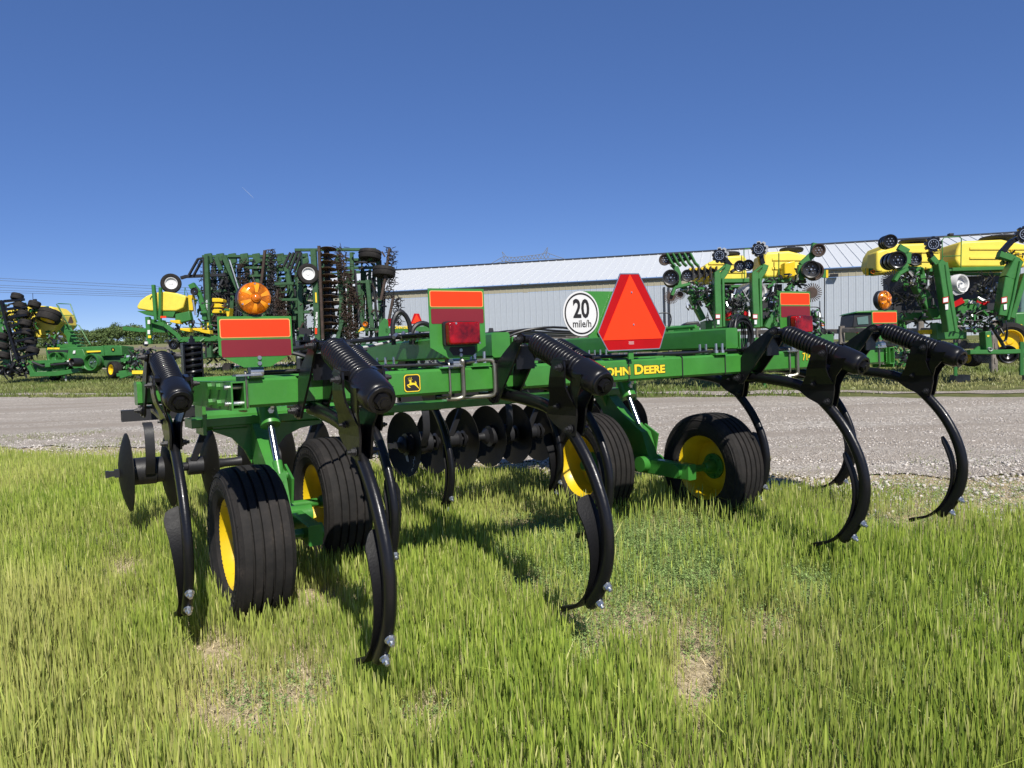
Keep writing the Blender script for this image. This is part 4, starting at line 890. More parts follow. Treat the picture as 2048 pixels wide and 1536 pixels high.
# ---- right-hand planters
def za(x, y): return (1300 + x/5.297, 470 + y/5.297)
def planter_a():
    b = B('folded_planter', 'folded green planter with brown rusted wheels and two yellow tanks before the shed', 'planter', 1480, 700, 17.4, 'folded planters with yellow tanks')
    Z_ = lambda L: [za(*q) for q in L]
    b.tank(*za(520, 210), *za(1030, 480), d=1.3, sl=.45, sr=.06); b.tank(*za(1195, 165), *za(1700, 450), d=1.3, sl=.05, sr=.45)
    b.plate('tank_cap', Z_([(1425, 290), (1540, 270), (1545, 440), (1425, 445)]), 'yellow', .9, .3, .03)
    b.beam('frame_tube', Z_([(690, 495), (1480, 480)]), 9, d=1.4, dep=.3); b.beam('frame_tube', Z_([(850, 550), (1290, 535)]), 5, d=1.2); b.beam('frame_tube', Z_([(560, 960), (1380, 930)]), 18, d=.8, dep=.5)
    for xa, xb in ((690, 735), (1085, 1135)):
        b.beam('fold_mast', Z_([(xa+15, 400), (xa+15, 540), (xb-15, 980)]), 13, d=.05, dep=.22)
        b.beam('fold_mast', Z_([(xa+80, 460), (xa+90, 970)]), 5, d=0, dep=.1)
        b.beam('fold_arm', Z_([(xa+10, 520), (xa+110, 380), (xa+130, 320)]), 12, d=.1, dep=.2); b.beam('fold_arm', Z_([(xa, 410), (xa+100, 330)]), 5, d=0, dep=.08)
        b.plate('warning_sticker', Z_([(xa+5, 838), (xa+55, 838), (xa+55, 888), (xa+5, 888)]), 'red', -.09, .003); b.plate('warning_sticker', Z_([(xa+9, 845), (xa+51, 845), (xa+51, 880), (xa+9, 880)]), 'white', -.095, .004)
        b.plate('warning_sticker', Z_([(xa+22, 900), (xa+48, 900), (xa+48, 945), (xa+22, 945)]), 'white', -.09, .004)
        b.tube('parking_stand', [za(xa+130, 1500), za(xa+132, 1640)], 6, 'green', .6)
    b.beam('wing_frame', Z_([(425, 690), (600, 640), (760, 960)]), 17, d=.6, dep=.25); b.beam('wing_frame', Z_([(430, 650), (560, 900)]), 12, d=.75, dep=.2); b.beam('wing_frame', Z_([(330, 560), (500, 640)]), 10, d=.4)
    b.beam('wing_frame', Z_([(1390, 740), (1250, 960)]), 18, d=.6, dep=.25); b.tube('wing_tube', [za(1370, 730), za(1240, 985)], 17, 'green', .3, ch=0); b.beam('wing_frame', Z_([(1440, 590), (1560, 480), (1640, 490)]), 9, d=.3)
    b.beam('wing_frame', Z_([(1590, 480), (1600, 320), (1730, 200), (1750, 90)]), 13, d=.1, dep=.12)
    for k in range(5):                                                # row of five seed units on the left wing
        x = 155 + k*62
        b.disc('closing_wheel', *za(x, 263 - k*8), 11.5 - k*.6, 'rust', .1 + .28*k, .05, (.15 + .12*k, 1, .05)); b.beam('closing_arm', Z_([(x+20, 195), (x+75, 300), (x+110, 330)]), 3.5, d=.02 + .28*k)
        b.plate('hopper', Z_([(x+262, 350 - k*3), (x+300, 345 - k*3), (x+305, 470), (x+262, 440)]), 'yellow', .2 + .25*k, .2, .01)
        b.plate('meter_housing', Z_([(x+300, 330), (x+312, 330), (x+316, 470), (x+304, 470)]), 'black_matt', .1 + .25*k, .2)
        b.disc('meter_disc', *za(x + 250, 420 - k*6), 9, 'black_matt', .1 + .25*k, .06, hub=False)
    b.disc('meter_disc', *za(395, 430), 12, 'black_matt', .05, .08)
    b.plate('closing_frame', Z_([(215, 320), (300, 330), (330, 400), (335, 540), (295, 540), (290, 400)]), 'green', .05, .06)
    b.disc('gauge_wheel', *za(220, 455), 16.5, 'rubber', -.05, .11); b.disc('gauge_wheel', *za(225, 475), 16, 'rust', .1, .1, hub=False)
    b.star('spiked_wheel', *za(225, 655), 14.5, 'rust', -.1); b.star('spiked_wheel', *za(320, 630), 11, 'rust', .3); b.beam('closing_arm', Z_([(230, 640), (260, 560), (420, 520)]), 6, d=-.12)
    for (x, y) in ((735, 220), (1150, 155)): b.cog('row_cleaner', *za(x+15, y-5), 16, 'grey', .12, 8); b.cog('row_cleaner', *za(x, y), 14.5, 'black', 0)
    b.beam('cleaner_arm', Z_([(790, 260), (850, 330)]), 9, 'black', .1); b.beam('cleaner_arm', Z_([(1165, 220), (1190, 310)]), 9, 'black', .1)
    b.disc('gauge_wheel', *za(950, 330), 11.5, 'black', .1, .07); b.disc('gauge_wheel', *za(1040, 320), 11.5, 'black', .3, .07); b.beam('cleaner_arm', Z_([(860, 390), (950, 335)]), 6, 'black_matt', .15)
    b.disc('closing_wheel', *za(1785, 162), 13.5, 'rust', -.05, .05); b.disc('gauge_wheel', *za(1700, 368), 18, 'rubber', -.1, .12); b.disc('gauge_wheel', *za(1735, 385), 19, 'rust', .1, .1, hub=False)
    b.star('spiked_wheel', *za(1715, 610), 19, 'rust', -.05)
    b.disc('fan_housing', *za(1050, 620), 22, 'white', .8, .3, (-.5, 1, 0), hubmat='steel', dish=.6); b.disc('fan_housing', *za(1190, 590), 13, 'white', 1.0, .2, hub=False); b.cyl if False else None
    b.tube('muffler', [(*za(840, 610), 0), (*za(900, 600), .1)], 9, 'rust', .6, ch=0)
    b.plate('hitch_head', Z_([(780, 870), (830, 830), (960, 820), (985, 870), (985, 970), (770, 970)]), 'green', .4, .3, .02)
    for x0, s_ in ((790, 1), (1075, -1)): b.plate('red_reflector', Z_([(x0, 845), (x0 + s_*70, 805), (x0 + s_*85, 840), (x0 + s_*5, 882)]), 'red', .2, .03)
    b.plate('sticker', Z_([(900, 848), (940, 848), (940, 872), (900, 872)]), 'white', .38, .01); b.plate('orange_trim', Z_([(800, 890), (875, 890), (875, 903), (800, 903)]), 'orange', .3, .02)
    b.plate('sticker', Z_([(1325, 782), (1360, 798), (1330, 860), (1295, 842)]), 'decal', .25, .006)
    b.tangle(*za(480, 480), *za(660, 700), 22, 1.7, .5, seed=1); b.tangle(*za(780, 620), *za(1000, 860), 16, 1.5, .6, seed=2); b.tangle(*za(1230, 480), *za(1390, 900), 16, 1.6, .5, seed=3); b.tangle(*za(580, 700), *za(700, 930), 8, 1.7, .4, seed=4)
    b.tangle(*za(940, 580), *za(1100, 780), 8, 1.3, .3, 'grey', seed=6); b.debris(*za(380, 500), *za(680, 760), 60, .6, 1); b.debris(*za(770, 560), *za(1080, 900), 110, .8, 2); b.debris(*za(1200, 440), *za(1420, 900), 70, .7, 3); b.debris(*za(1480, 330), *za(1600, 620), 30, .5, 4)
    b.plate('seed_bay', Z_([(770, 530), (1400, 520), (1390, 940), (770, 960)]), 'black_matt', 1.6, .2)
    b.tube('handrail', [za(1000, 490), za(995, 160), za(1010, 145), za(1060, 145)], 2, 'green', 1.2, ch=0); b.tube('handrail', [za(1365, 470), za(1365, 190)], 2.5, 'green', 1.1, ch=0)
    b.debris(*za(1700, 780), *za(1800, 1130), 50, .5, 5, ('black_matt', 'black_matt', 'green', 'steel')); b.tube('drag_chain', [za(1800, 700), za(1805, 1130)], 1.6, 'black_matt', .3)
    b.plate('unit_frame', Z_([(1700, 800), (1760, 800), (1780, 1090), (1700, 1080)]), 'black_matt', .5, .2)
    b.beam('rear_frame', [(1440, 690), (1660, 680)], 22, d=.5, dep=.4); b.debris(1400, 690, 1660, 730, 40, .8, 6)
    b.wheel(1478, 738, 32, .3, .9, (1, .2, 0)); b.wheel(1600, 728, 30, .3, .9, (1, .2, 0))
    return b
planter_a()
def zb(x, y): return (1680 + x/4.8, 440 + y/4.8)
def planter_b():
    b = B('folded_planter', 'folded green planter with clean black discs and two yellow tanks, at the right edge', 'planter', 1900, 700, 16.9, 'folded planters with yellow tanks')
    Z_ = lambda L: [zb(*q) for q in L]
    b.tank(*zb(355, 215), *zb(970, 480), d=1.2, sl=.12, sr=.04); b.plate('seed_tank', Z_([(352, 300), (440, 270), (520, 310), (510, 500), (380, 515), (350, 480)]), 'tank', .9, .5, .05); b.tank(*zb(1108, 185), *zb(1800, 455), d=1.2, sl=.08, sr=.35)
    b.beam('frame_tube', Z_([(820, 490), (1560, 470)]), 8, d=1.3, dep=.3); b.beam('frame_tube', Z_([(840, 520), (1560, 520)]), 5, d=1.5); b.plate('seed_bay', Z_([(450, 560), (1560, 530), (1540, 900), (460, 1000)]), 'black_matt', 2.0, .2)
    b.beam('fold_mast', Z_([(960, 420), (985, 560), (1060, 1070)]), 20, d=0, dep=.25); b.beam('fold_mast', Z_([(1010, 430), (1030, 600), (1110, 1070)]), 6, d=-.1, dep=.1)
    b.beam('fold_mast', Z_([(1690, 390), (1600, 560), (1540, 920)]), 19, d=0, dep=.25); b.beam('fold_mast', Z_([(1770, 520), (1640, 940)]), 10, d=.1); b.beam('fold_mast', Z_([(1720, 400), (1650, 740), (1600, 960)]), 5, d=-.1)
    b.beam('fold_arm', Z_([(870, 360), (930, 430), (985, 450)]), 12, d=.1); b.beam('fold_arm', Z_([(985, 400), (930, 470)]), 13, d=.05)
    b.beam('wing_frame', Z_([(740, 620), (900, 930)]), 20, d=.4, dep=.25); b.plate('slot', Z_([(785, 650), (800, 650), (830, 700), (825, 712), (812, 708)]), 'black_matt', .26, .02); b.tube('wing_tube', [zb(820, 850), zb(940, 915)], 13, 'green', .35, ch=0)
    b.beam('wing_frame', Z_([(560, 260), (650, 310), (640, 420), (560, 480)]), 13, d=.1, dep=.1); b.beam('wing_frame', Z_([(600, 470), (760, 480), (800, 620)]), 12, d=.3); b.beam('closing_arm', Z_([(520, 585), (560, 520), (640, 470)]), 7, d=-.15)
    for dx, dd in ((-28, .35), (-14, .2), (0, 0)): b.disc('closing_wheel', *zb(480 + dx*1.6, 205 + abs(dx)*.5), 14, 'black', dd, .05, (.25, 1, .05), hub=dd == 0)
    for dx, dd in ((-75, .5), (-38, .25), (0, 0)): b.disc('gauge_wheel', *zb(548 + dx, 385 + abs(dx)*.2), 17.5, 'black', dd, .1, (.25, 1, .05), hub=dd == 0)
    b.star('spiked_wheel', *zb(500, 585), 21, 'black', -.05, 28); b.disc('meter_disc', *zb(712, 380), 13, 'black_matt', .2, .1); b.plate('hopper', Z_([(745, 315), (785, 310), (785, 430), (745, 430)]), 'yellow', .3, .2)
    b.cog('row_cleaner', *zb(890, 235), 16, 'black', 0); b.beam('cleaner_arm', Z_([(855, 300), (870, 350), (900, 420)]), 8, 'black', .1); b.cog('row_cleaner', *zb(1770, 140), 17, 'black', -.1); b.beam('cleaner_arm', Z_([(1720, 170), (1640, 210), (1550, 310)]), 9, 'black', 0)
    b.beam('fold_arm', Z_([(1520, 330), (1640, 370), (1700, 400)]), 13, 'green', 0); b.debris(*zb(1510, 290), *zb(1640, 400), 22, .3, 21, ('green', 'steel', 'black_matt')); b.debris(*zb(1600, 280), *zb(1766, 400), 18, .8, 22, ('yellow', 'black_matt'))
    b.disc('fan_housing', *zb(1130, 615), 20, 'white', .7, .12, (-.4, 1, 0), dish=.2); b.plate('fan_cover', Z_([(1060, 690), (1220, 640), (1190, 705), (1110, 725)]), 'grey', .6, .1)
    b.plate('hitch_head', Z_([(1130, 770), (1320, 750), (1420, 790), (1420, 900), (1130, 900)]), 'green', .5, .3, .02); b.plate('red_reflector', Z_([(1090, 790), (1170, 745), (1200, 790), (1100, 840)]), 'red', .2, .03); b.plate('red_reflector', Z_([(1330, 735), (1435, 785), (1400, 822), (1312, 790)]), 'red', .2, .03); b.plate('white_trim', Z_([(1335, 738), (1415, 770), (1405, 785), (1330, 755)]), 'white', .17, .03); b.plate('sticker', Z_([(1236, 770), (1275, 770), (1275, 802), (1236, 802)]), 'white', .48, .02)
    for x in (1015, 1578):
        b.plate('warning_sticker', Z_([(x-28, 745), (x+28, 732), (x+28, 792), (x-28, 800)]), 'red', -.15, .003); b.plate('warning_sticker', Z_([(x-22, 752), (x+22, 742), (x+22, 784), (x-22, 792)]), 'white', -.155, .004); b.plate('warning_sticker', Z_([(x-5, 812), (x+24, 806), (x+24, 858), (x-2, 862)]), 'white', -.15, .004)
    b.plate('drawbar_frame', Z_([(930, 980), (1220, 1060), (1220, 1140), (930, 1150)]), 'green', .3, .3, .02); b.beam('drawbar', Z_([(1220, 1270), (1560, 1268), (1740, 1260)]), 9, d=0, dep=.25); b.plate('gusset', Z_([(1240, 1290), (1330, 1210), (1400, 1235), (1410, 1285)]), 'green', .1, .06)
    b.plate('drawbar_post', Z_([(1395, 1070), (1450, 1065), (1470, 1240), (1405, 1240)]), 'green', -.05, .25, .015); b.plate('sticker', Z_([(1412, 1105), (1435, 1105), (1432, 1122), (1415, 1122)]), 'decal', -.06, .01); b.disc('pin', *zb(1438, 1240), 4, 'white', -.1, .06, hub=False)
    b.tube('parking_stand', [zb(1742, 1170), zb(1742, 1490)], 8, 'green', -.1, ch=0); b.tube('parking_stand', [zb(1108, 1180), zb(1108, 1495)], 7, 'green', .2, ch=0)
    for k in range(9): r = 105 + k*5; b.tube('hose', [(*zb(1300 + 2*k, 960), .05*k), (*zb(1290, 900), .05*k), (*zb(1420, 850 + 3*k), .05*k), (*zb(1560 + 4*k, 900), .05*k), (*zb(1620 - 2*k, 1060), .05*k), (*zb(1590 - 3*k, 1200), .05*k), (*zb(1480, 1060 - 5*k), .05*k)], 1.6, 'rubber', .1)
    b.tube('hose', [zb(1450, 1010), zb(1520, 1120), zb(1580, 1230)], 7, 'rubber', .2)
    b.tangle(*zb(640, 420), *zb(940, 840), 22, 1.7, .7, seed=11); b.tangle(*zb(1320, 480), *zb(1560, 720), 14, 1.8, .6, seed=12); b.tangle(*zb(1130, 850), *zb(1600, 1060), 18, 1.5, .5, seed=13); b.tangle(*zb(440, 680), *zb(720, 860), 10, 2.2, .5, seed=14)
    b.debris(*zb(580, 450), *zb(860, 640), 55, .5, 31); b.debris(*zb(440, 690), *zb(900, 1000), 70, 1.2, 32, ('black_matt',)); b.debris(*zb(1120, 860), *zb(1560, 1060), 110, .6, 33); b.debris(*zb(500, 1150), *zb(700, 1400), 45, .6, 34, ('black_matt', 'green')); b.debris(*zb(1240, 600), *zb(1560, 800), 50, 1.0, 35, ('black_matt', 'black_matt', 'steel'))
    b.beam('toolbar', Z_([(450, 720), (760, 720)]), 9, 'black_matt', .9, .2); b.beam('toolbar', Z_([(560, 930), (930, 920)]), 15, d=.9, dep=.3); b.plate('toolbar_end', Z_([(500, 900), (640, 900), (640, 1180), (520, 1180)]), 'green', 1.4, .3)
    b.star('spiked_wheel', *zb(1190, 1190), 12, 'black', .6); b.star('spiked_wheel', *zb(1360, 1290), 17, 'black', .6, 30); b.disc('gauge_wheel', *zb(1600, 1290), 19, 'black', .5, .1, dish=.6); b.wheel(*zb(1265, 1330), 17, .3, 1.0, (1, .3, 0)); b.disc('gauge_wheel', *zb(650, 1320), 14, 'black_matt', .8)
    b.plate('unit_cover', Z_([(790, 1055), (930, 1050), (930, 1095), (800, 1090)]), 'yellow', .5, .2)
    b.tube('handrail', [zb(985, 470), zb(980, 195), zb(1000, 168), zb(1150, 160), zb(1165, 180), zb(1160, 460)], 2.2, 'green', .9, ch=0); b.beam('handrail', Z_([(985, 350), (1160, 343)]), 1.6, d=.9, dep=.03)
    b.plate('work_lamp', Z_([(1055, 125), (1095, 125), (1095, 150), (1055, 150)]), 'black_matt', .9, .12, .01); b.plate('marker_board', Z_([(250, 460), (320, 465), (320, 530), (250, 535)]), 'green', .6, .04); b.plate('marker_stripe', Z_([(252, 462), (275, 462), (275, 533), (252, 533)]), 'yellow', .59, .02); b.disc('marker_lamp', *zb(312, 497), 4.5, 'amber_lens', .5, .05, hub=False)
    b.beam('marker_arm', Z_([(330, 497), (400, 490)]), 1.5, 'black_matt', .5, .04)
    return b
planter_b()
pbm = B('marker_board', 'small green and yellow marker board on the left planter, beside its rear wheels', 'marker', 1650, 545, 18.2)
pbm.plate('board', [za(1820, 370), za(1890, 370), za(1890, 455), za(1830, 450)], 'green', 0, .04); pbm.plate('stripe', [za(1865, 370), za(1888, 370), za(1888, 452), za(1865, 452)], 'yellow', -.01, .02); pbm.beam('arm', [za(1700, 440), za(1830, 420)], 2, 'black_matt', .05, .05); pbm.tube('stand', [za(1850, 450), za(1850, 1200)], 2, 'black_matt', .1, ch=0)
for x, lb in ((1920, 'grey timber block under the left stand of the right planter'), (2066, 'grey timber block under the right stand of the right planter, at the frame edge')):
    q = G(x, 765); o = MB().box((-.16, -.12, 0), (.16, .12, .17)).build('timber_block', M['wood'], None, loc=(q.x, q.y, 0)); tag(o, lb, 'wood block', 'timber blocks under the stands')
# ---- tall folded tillage tools at the left
def spikes(b, name, pts, n, L, seed, mat='rust', w=1.5, d=0, spread=.25):
    r = random.Random(seed); m = MB(); q = [b.p(*p, d) for p in pts]
    for k in range(n):
        t = r.random() * (len(q) - 1); i = min(int(t), len(q)-2); c = q[i].lerp(q[i+1], t - i) + Vector((r.uniform(-1, 1), r.uniform(-1, 1), r.uniform(-1, 1))) * spread * .5
        v = Vector((r.gauss(0, 1), r.gauss(0, 1), r.gauss(0, .6))).normalized() * L * b.k * r.uniform(.6, 1.1); m.cyl(c, c + v, w*b.k*.5, w*b.k*.28, 4)
    return m.build(name, M[mat], b.o, 0, kind='stuff')
def harrow(b, x0, y0, x1, y1, cols, rows, seed, d=0):
    """hanging chain-link harrow: hexagon links with teeth"""
    m = MB(); r = random.Random(seed)
    for i in range(rows):
        for j in range(cols):
            cx = x0 + (x1-x0)*(j + .5*(i % 2))/cols + r.uniform(-1, 1); cy = y0 + (y1-y0)*i/rows; c = b.p(cx, cy, d + r.uniform(-.1, .1)); s = 5.5*b.k
            h = [c + CR*(s*math.cos(R(60*k))) + CU*(s*math.sin(R(60*k))) for k in range(6)]
            for k in range(6): m.cyl(h[k], h[(k+1) % 6], .02, n=4)
            for k in range(0, 6, 2): m.cyl(h[k], h[k] + CR*(s*r.choice([-1.5, 1.5])) + CU*r.uniform(-.05, .08), .02, .008, 4)
    return m.build('chain_harrow', M['black_matt'], b.o, 0, kind='stuff')
def thicket(b, x0, y0, x1, y1, n, seed, d0=.6, d1=2.6):
    r = random.Random(seed)
    for k in range(n):
        x = r.uniform(x0, x1); dx = r.uniform(-14, 14); ya, yb = r.uniform(y0, y0 + (y1-y0)*.4), r.uniform(y0 + (y1-y0)*.6, y1)
        b.beam('inner_tube', [(x, ya), (x + dx, yb)], r.uniform(3, 8), r.choice(['green_old', 'green_old', 'black_matt']), r.uniform(d0, d1), .12)
    for k in range(n // 2):
        x = r.uniform(x0, x1 - 40); y = r.uniform(y0, y1); b.beam('cross_bar', [(x, y), (x + r.uniform(25, 60), y + r.uniform(-5, 5))], r.uniform(2.5, 5), r.choice(['green_old', 'black_matt']), r.uniform(d0, d1), .1)
    for k in range(n): x = r.uniform(x0, x1); y = r.uniform(y0 + 20, y1); b.star('tine_disc', x, y, r.uniform(6, 10), 'black_matt', r.uniform(d0, d1), 9, (r.uniform(-1, 1), 1, r.uniform(-1, 1)), .35)
def tillage_left():
    b = B('folded_tillage_tool', 'tall folded tillage tool with spiked chains behind the amber lamp, left of its pair', 'tillage tool', 470, 700, 36.5, 'tall folded tillage tools')
    b.wheel(342, 567, 19.5, .3, -.3, (-.5, 1, 0), 'white', 'gauge_wheel')
    for pts in ([(392, 515), (405, 545)], ): pass
    b.beam('wheel_arm', [(378, 550), (396, 518), (408, 516)], 3.5, 'black_matt', 0); b.beam('wheel_arm', [(388, 550), (404, 520)], 3.5, 'black_matt', .1); b.beam('wheel_arm', [(362, 556), (372, 553), (452, 550)], 6, 'black_matt', .2)
    b.beam('main_post', [(412, 512), (420, 715)], 10, 'green_old', 0, .25); b.beam('main_post', [(407, 515), (413, 715)], 3, 'black_matt', -.1)
    b.beam('inner_post', [(448, 512), (478, 580), (512, 700)], 9, 'green_old', .3, .25); b.beam('inner_post', [(432, 515), (442, 540)], 8, 'green_old', .2); b.beam('inner_post', [(510, 530), (530, 640)], 8, 'green_old', .6); b.beam('inner_post', [(568, 515), (580, 570), (592, 640)], 9, 'green_old', .4, .25); b.beam('inner_post', [(452, 560), (466, 690)], 7, 'black_matt', .9); b.beam('inner_post', [(492, 520), (500, 600)], 9, 'green_old', 1.0)
    for y, x0, x1 in ((513, 405, 612), (521, 500, 575), (536, 488, 590), (541, 525, 572), (583, 414, 452), (573, 546, 572), (585, 552, 582), (620, 500, 545), (552, 500, 540)): b.beam('cross_bar', [(x0, y), (x1, y-1)], 5, 'green_old', .5, .15)
    for k in range(9): x = 408 + k*24; b.plate('pivot_lug', [(x, 508), (x+14, 506), (x+17, 524), (x+4, 530)], 'green_old', .3 + .1*(k % 3), .15)
    b.beam('roller_bar', [(530, 501), (524, 560), (518, 590)], 5, 'rust', -.2); b.beam('roller_bar', [(556, 580), (546, 650)], 4.5, 'rust', -.1); b.tube('roller_bar', [(530, 501), (540, 499), (546, 504)], 2, 'rust', -.2); b.tube('cylinder_rod', [(459, 520), (467, 545), (478, 580)], 3, 'steel', 0, ch=0)
    harrow(b, 425, 525, 450, 700, 4, 17, 1, .5); harrow(b, 540, 505, 552, 640, 2, 16, 2, -.2); harrow(b, 470, 540, 500, 700, 4, 15, 3, 1.2); harrow(b, 430, 590, 470, 700, 5, 9, 6, .9)
    spikes(b, 'tooth_row', [(545, 505), (545, 600), (575, 650)], 160, 14, 3); spikes(b, 'tooth_row', [(402, 520), (404, 690)], 60, 9, 4, 'black_matt'); spikes(b, 'tooth_row', [(485, 520), (505, 640)], 120, 14, 5); spikes(b, 'tooth_row', [(560, 580), (575, 660)], 120, 14, 8)
    b.tangle(470, 520, 600, 690, 26, 1.5, 1.0, seed=41); b.debris(430, 515, 600, 720, 260, 1.5, 42, ('green_old', 'black_matt', 'rust', 'black_matt')); b.beam('main_frame', [(400, 712), (610, 700)], 12, 'green_old', .6, .3); b.debris(400, 560, 450, 700, 60, 1.2, 44, ('black_matt', 'green_old')); b.debris(400, 690, 640, 740, 90, 1.5, 43, ('green_old', 'black_matt', 'rust', 'green_old'))
    for k in range(8): b.plate('crumbler_slat', [(418, 640+9*k), (440, 640+9*k), (440, 643+9*k), (418, 643+9*k)], 'rust', .3, .5)
    thicket(b, 425, 515, 600, 705, 62, 141)
    vt = text('Phoenix', 6.2*b.k, b.o, Matrix.Translation(b.p(413, 610, -.16)) @ Matrix((CR, CU, -CF)).transposed().to_4x4() @ Matrix.Rotation(R(90), 4, 'Z'), M['white'], ext=.002, off=.004)
    b.plate('decal_strip', [(414, 645), (417, 645), (418, 668), (415, 668)], 'decal', -.14, .01)
    b.wheel(520, 742, 22, .35, .5, (1, .2, 0), 'white'); b.wheel(455, 745, 20, .35, .7, (1, .2, 0), 'white')
    return b
def tillage_right():
    b = B('folded_tillage_tool', 'tall folded tillage tool carrying a rusty disc gang column, right of its pair', 'tillage tool', 690, 700, 35, 'tall folded tillage tools')
    b.wheel(616, 548, 21, .3, -.3, (-.45, 1, 0), 'white', 'gauge_wheel')
    b.wheel(740, 510, 23, .42, .2, (.05, .12, 1), 'black_matt', 'gauge_wheel'); b.wheel(768, 544, 23, .42, 0, (.05, .12, 1), 'black_matt', 'gauge_wheel')
    b.beam('main_post', [(627, 500), (632, 590), (636, 680)], 11, 'green_old', 0, .25); b.beam('inner_post', [(598, 505), (604, 675)], 11, 'green_old', .5, .25); b.beam('inner_post', [(676, 510), (684, 600), (682, 680)], 9, 'green_old', .6, .25); b.beam('inner_post', [(735, 560), (745, 660)], 8, 'green_old', .3, .2); b.beam('inner_post', [(703, 505), (706, 560)], 7, 'green_old', .4); b.beam('inner_post', [(755, 510), (762, 650)], 7, 'green_old', .6); b.beam('inner_post', [(718, 570), (724, 650)], 7, 'green_old', .2); b.beam('inner_post', [(685, 640), (672, 690)], 8, 'green_old', .1)
    b.beam('disc_gang_bar', [(638, 492), (646, 678)], 5.5, 'rust', -.25); b.tube('cylinder_rod', [(710, 540), (718, 640), (726, 655)], 5, 'black_matt', .1, ch=0); b.tube('cylinder_rod', [(745, 560), (755, 640)], 5, 'black_matt', .1, ch=0)
    for y, x0, x1 in ((500, 590, 752), (520, 690, 745), (536, 690, 770), (565, 660, 750), (568, 550, 600), (600, 560, 600), (625, 590, 640), (660, 715, 770), (545, 690, 720)): b.beam('cross_bar', [(x0, y), (x1, y-1)], 5.5, 'green_old', .5, .15)
    for k in range(13):
        y = 497 + k*13.6; x = 657 + k*.5; A = (CU*.99 + CF*.14).normalized(); c = b.p(x, y, .1)
        MB().lathe([(-.010, .03), (-.03, .24), (-.022, .36), (-.014, .36), (.0, .24), (.008, .03)], c, A, 22).build('disc_blade', M['rust_disc'], b.o, 40)
        MB().cyl(c, c - A*.29, .055, .05, 8).build('spool', M['black_matt'], b.o)
    b.beam('gang_frame', [(652, 500), (657, 690)], 8, 'black_matt', .6, .15)
    for k in range(4): b.beam('plate_arm', [(588 - k*7, 545 - k*4), (602 - k*7, 505)], 3.6, 'black_matt', .05*k)
    spikes(b, 'tooth_row', [(680, 500), (684, 545), (700, 590), (722, 612)], 330, 14, 11, spread=.45); spikes(b, 'tooth_row', [(690, 610), (700, 640), (703, 690)], 300, 14, 12, spread=.4); spikes(b, 'tooth_row', [(556, 590), (562, 640)], 110, 13, 15)
    b.beam('roller_bar', [(779, 497), (770, 560), (762, 600)], 5, 'rust', -.2); harrow(b, 778, 500, 788, 600, 1, 13, 13, -.2); spikes(b, 'tooth_row', [(787, 500), (784, 560), (768, 605)], 110, 11, 14)
    b.beam('roller_bar', [(787, 592), (778, 640)], 5, 'rust', -.1); harrow(b, 792, 595, 802, 655, 1, 9, 16, -.1); spikes(b, 'tooth_row', [(796, 600), (798, 655)], 60, 11, 17, 'black_matt')
    b.tangle(660, 600, 760, 690, 12, 1.5, .8, seed=51); b.debris(590, 500, 770, 700, 270, 1.3, 52, ('green_old', 'black_matt', 'rust', 'black_matt')); b.debris(600, 560, 680, 690, 90, 1.3, 54, ('black_matt', 'green_old')); b.beam('main_frame', [(590, 705), (790, 690)], 12, 'green_old', .6, .3); b.debris(600, 680, 800, 730, 70, 1.5, 53, ('green_old', 'black_matt', 'green_old'))
    thicket(b, 590, 510, 770, 700, 50, 142)
    b.plate('hinge_block', [(598, 655), (622, 658), (622, 670), (598, 668)], 'black_matt', -.2, .2); b.plate('decal_strip', [(630, 585), (633, 585), (634, 605), (631, 605)], 'decal', -.16, .01); b.plate('decal_strip', [(630, 655), (634, 655), (634, 668), (630, 668)], 'orange', -.16, .01)
    text('Great Plains', 6.5*b.k, b.o, Matrix.Translation(b.p(633, 640, -.18)) @ Matrix((CR, CU, -CF)).transposed().to_4x4() @ Matrix.Rotation(R(90), 4, 'Z'), M['white'], ext=.002, off=.006)
    b.plate('lamp', [(775, 638), (785, 638), (785, 650), (775, 650)], 'red_lens', -.3, .05); b.disc('lamp', 731, 648, 5, 'amber_lens', -.3, .06, hub=False); b.plate('lamp_arm', [(722, 655), (735, 650), (728, 660), (716, 664)], 'yellow', -.25, .04)
    b.wheel(650, 742, 22, .35, .5, (1, .2, 0), 'white')
    return b
tillage_left(); tillage_right()
# ---- implement behind the bar, with its own triangle
b = B('implement', 'low green implement with a small orange triangle on its bar, before the shed wall', 'implement', 830, 690, 30)
b.beam('tool_bar', [(772, 662), (930, 654)], 11, 'green', 0, .2); b.beam('tool_bar', [(770, 680), (930, 672)], 6, 'green', .4, .15); b.debris(775, 668, 1000, 700, 60, .8, 61); b.plate('end_upright', [(758, 650), (768, 636), (776, 640), (778, 690), (756, 690)], 'green', -.1, .2)
b.plate('triangle_edge', [(828, 627), (838, 627), (845, 646), (843, 648), (823, 648), (822, 645)], 'red', -.06, .02); b.plate('triangle', [(833, 628.5), (842.5, 646), (824, 646.5)], 'orange', -.075, .012); b.beam('stem', [(833, 648), (833, 656)], 1.6, d=-.05, dep=.04)
b.plate('lamp', [(774, 638), (785, 637), (785, 652), (774, 653)], 'red_lens', -.05, .08)
text('JOHN DEERE', 7.6*b.k, b.o, Matrix.Translation(b.p(807, 655, -.115)) @ Matrix((CR, CU, -CF)).transposed().to_4x4(), M['decal'], ext=.003, off=.006, xs=.95)
b.disc('press_cap', 983, 675, 14, 'black_matt', -.5, .25, (0, .15, 1), hub=False); b.plate('press_post', [(978, 656), (986, 656), (989, 672), (975, 672)], 'black_matt', -.5, .15); b.disc('press_cap', 830, 668, 12, 'black_matt', .1, .2, (0, .2, 1), hub=False)
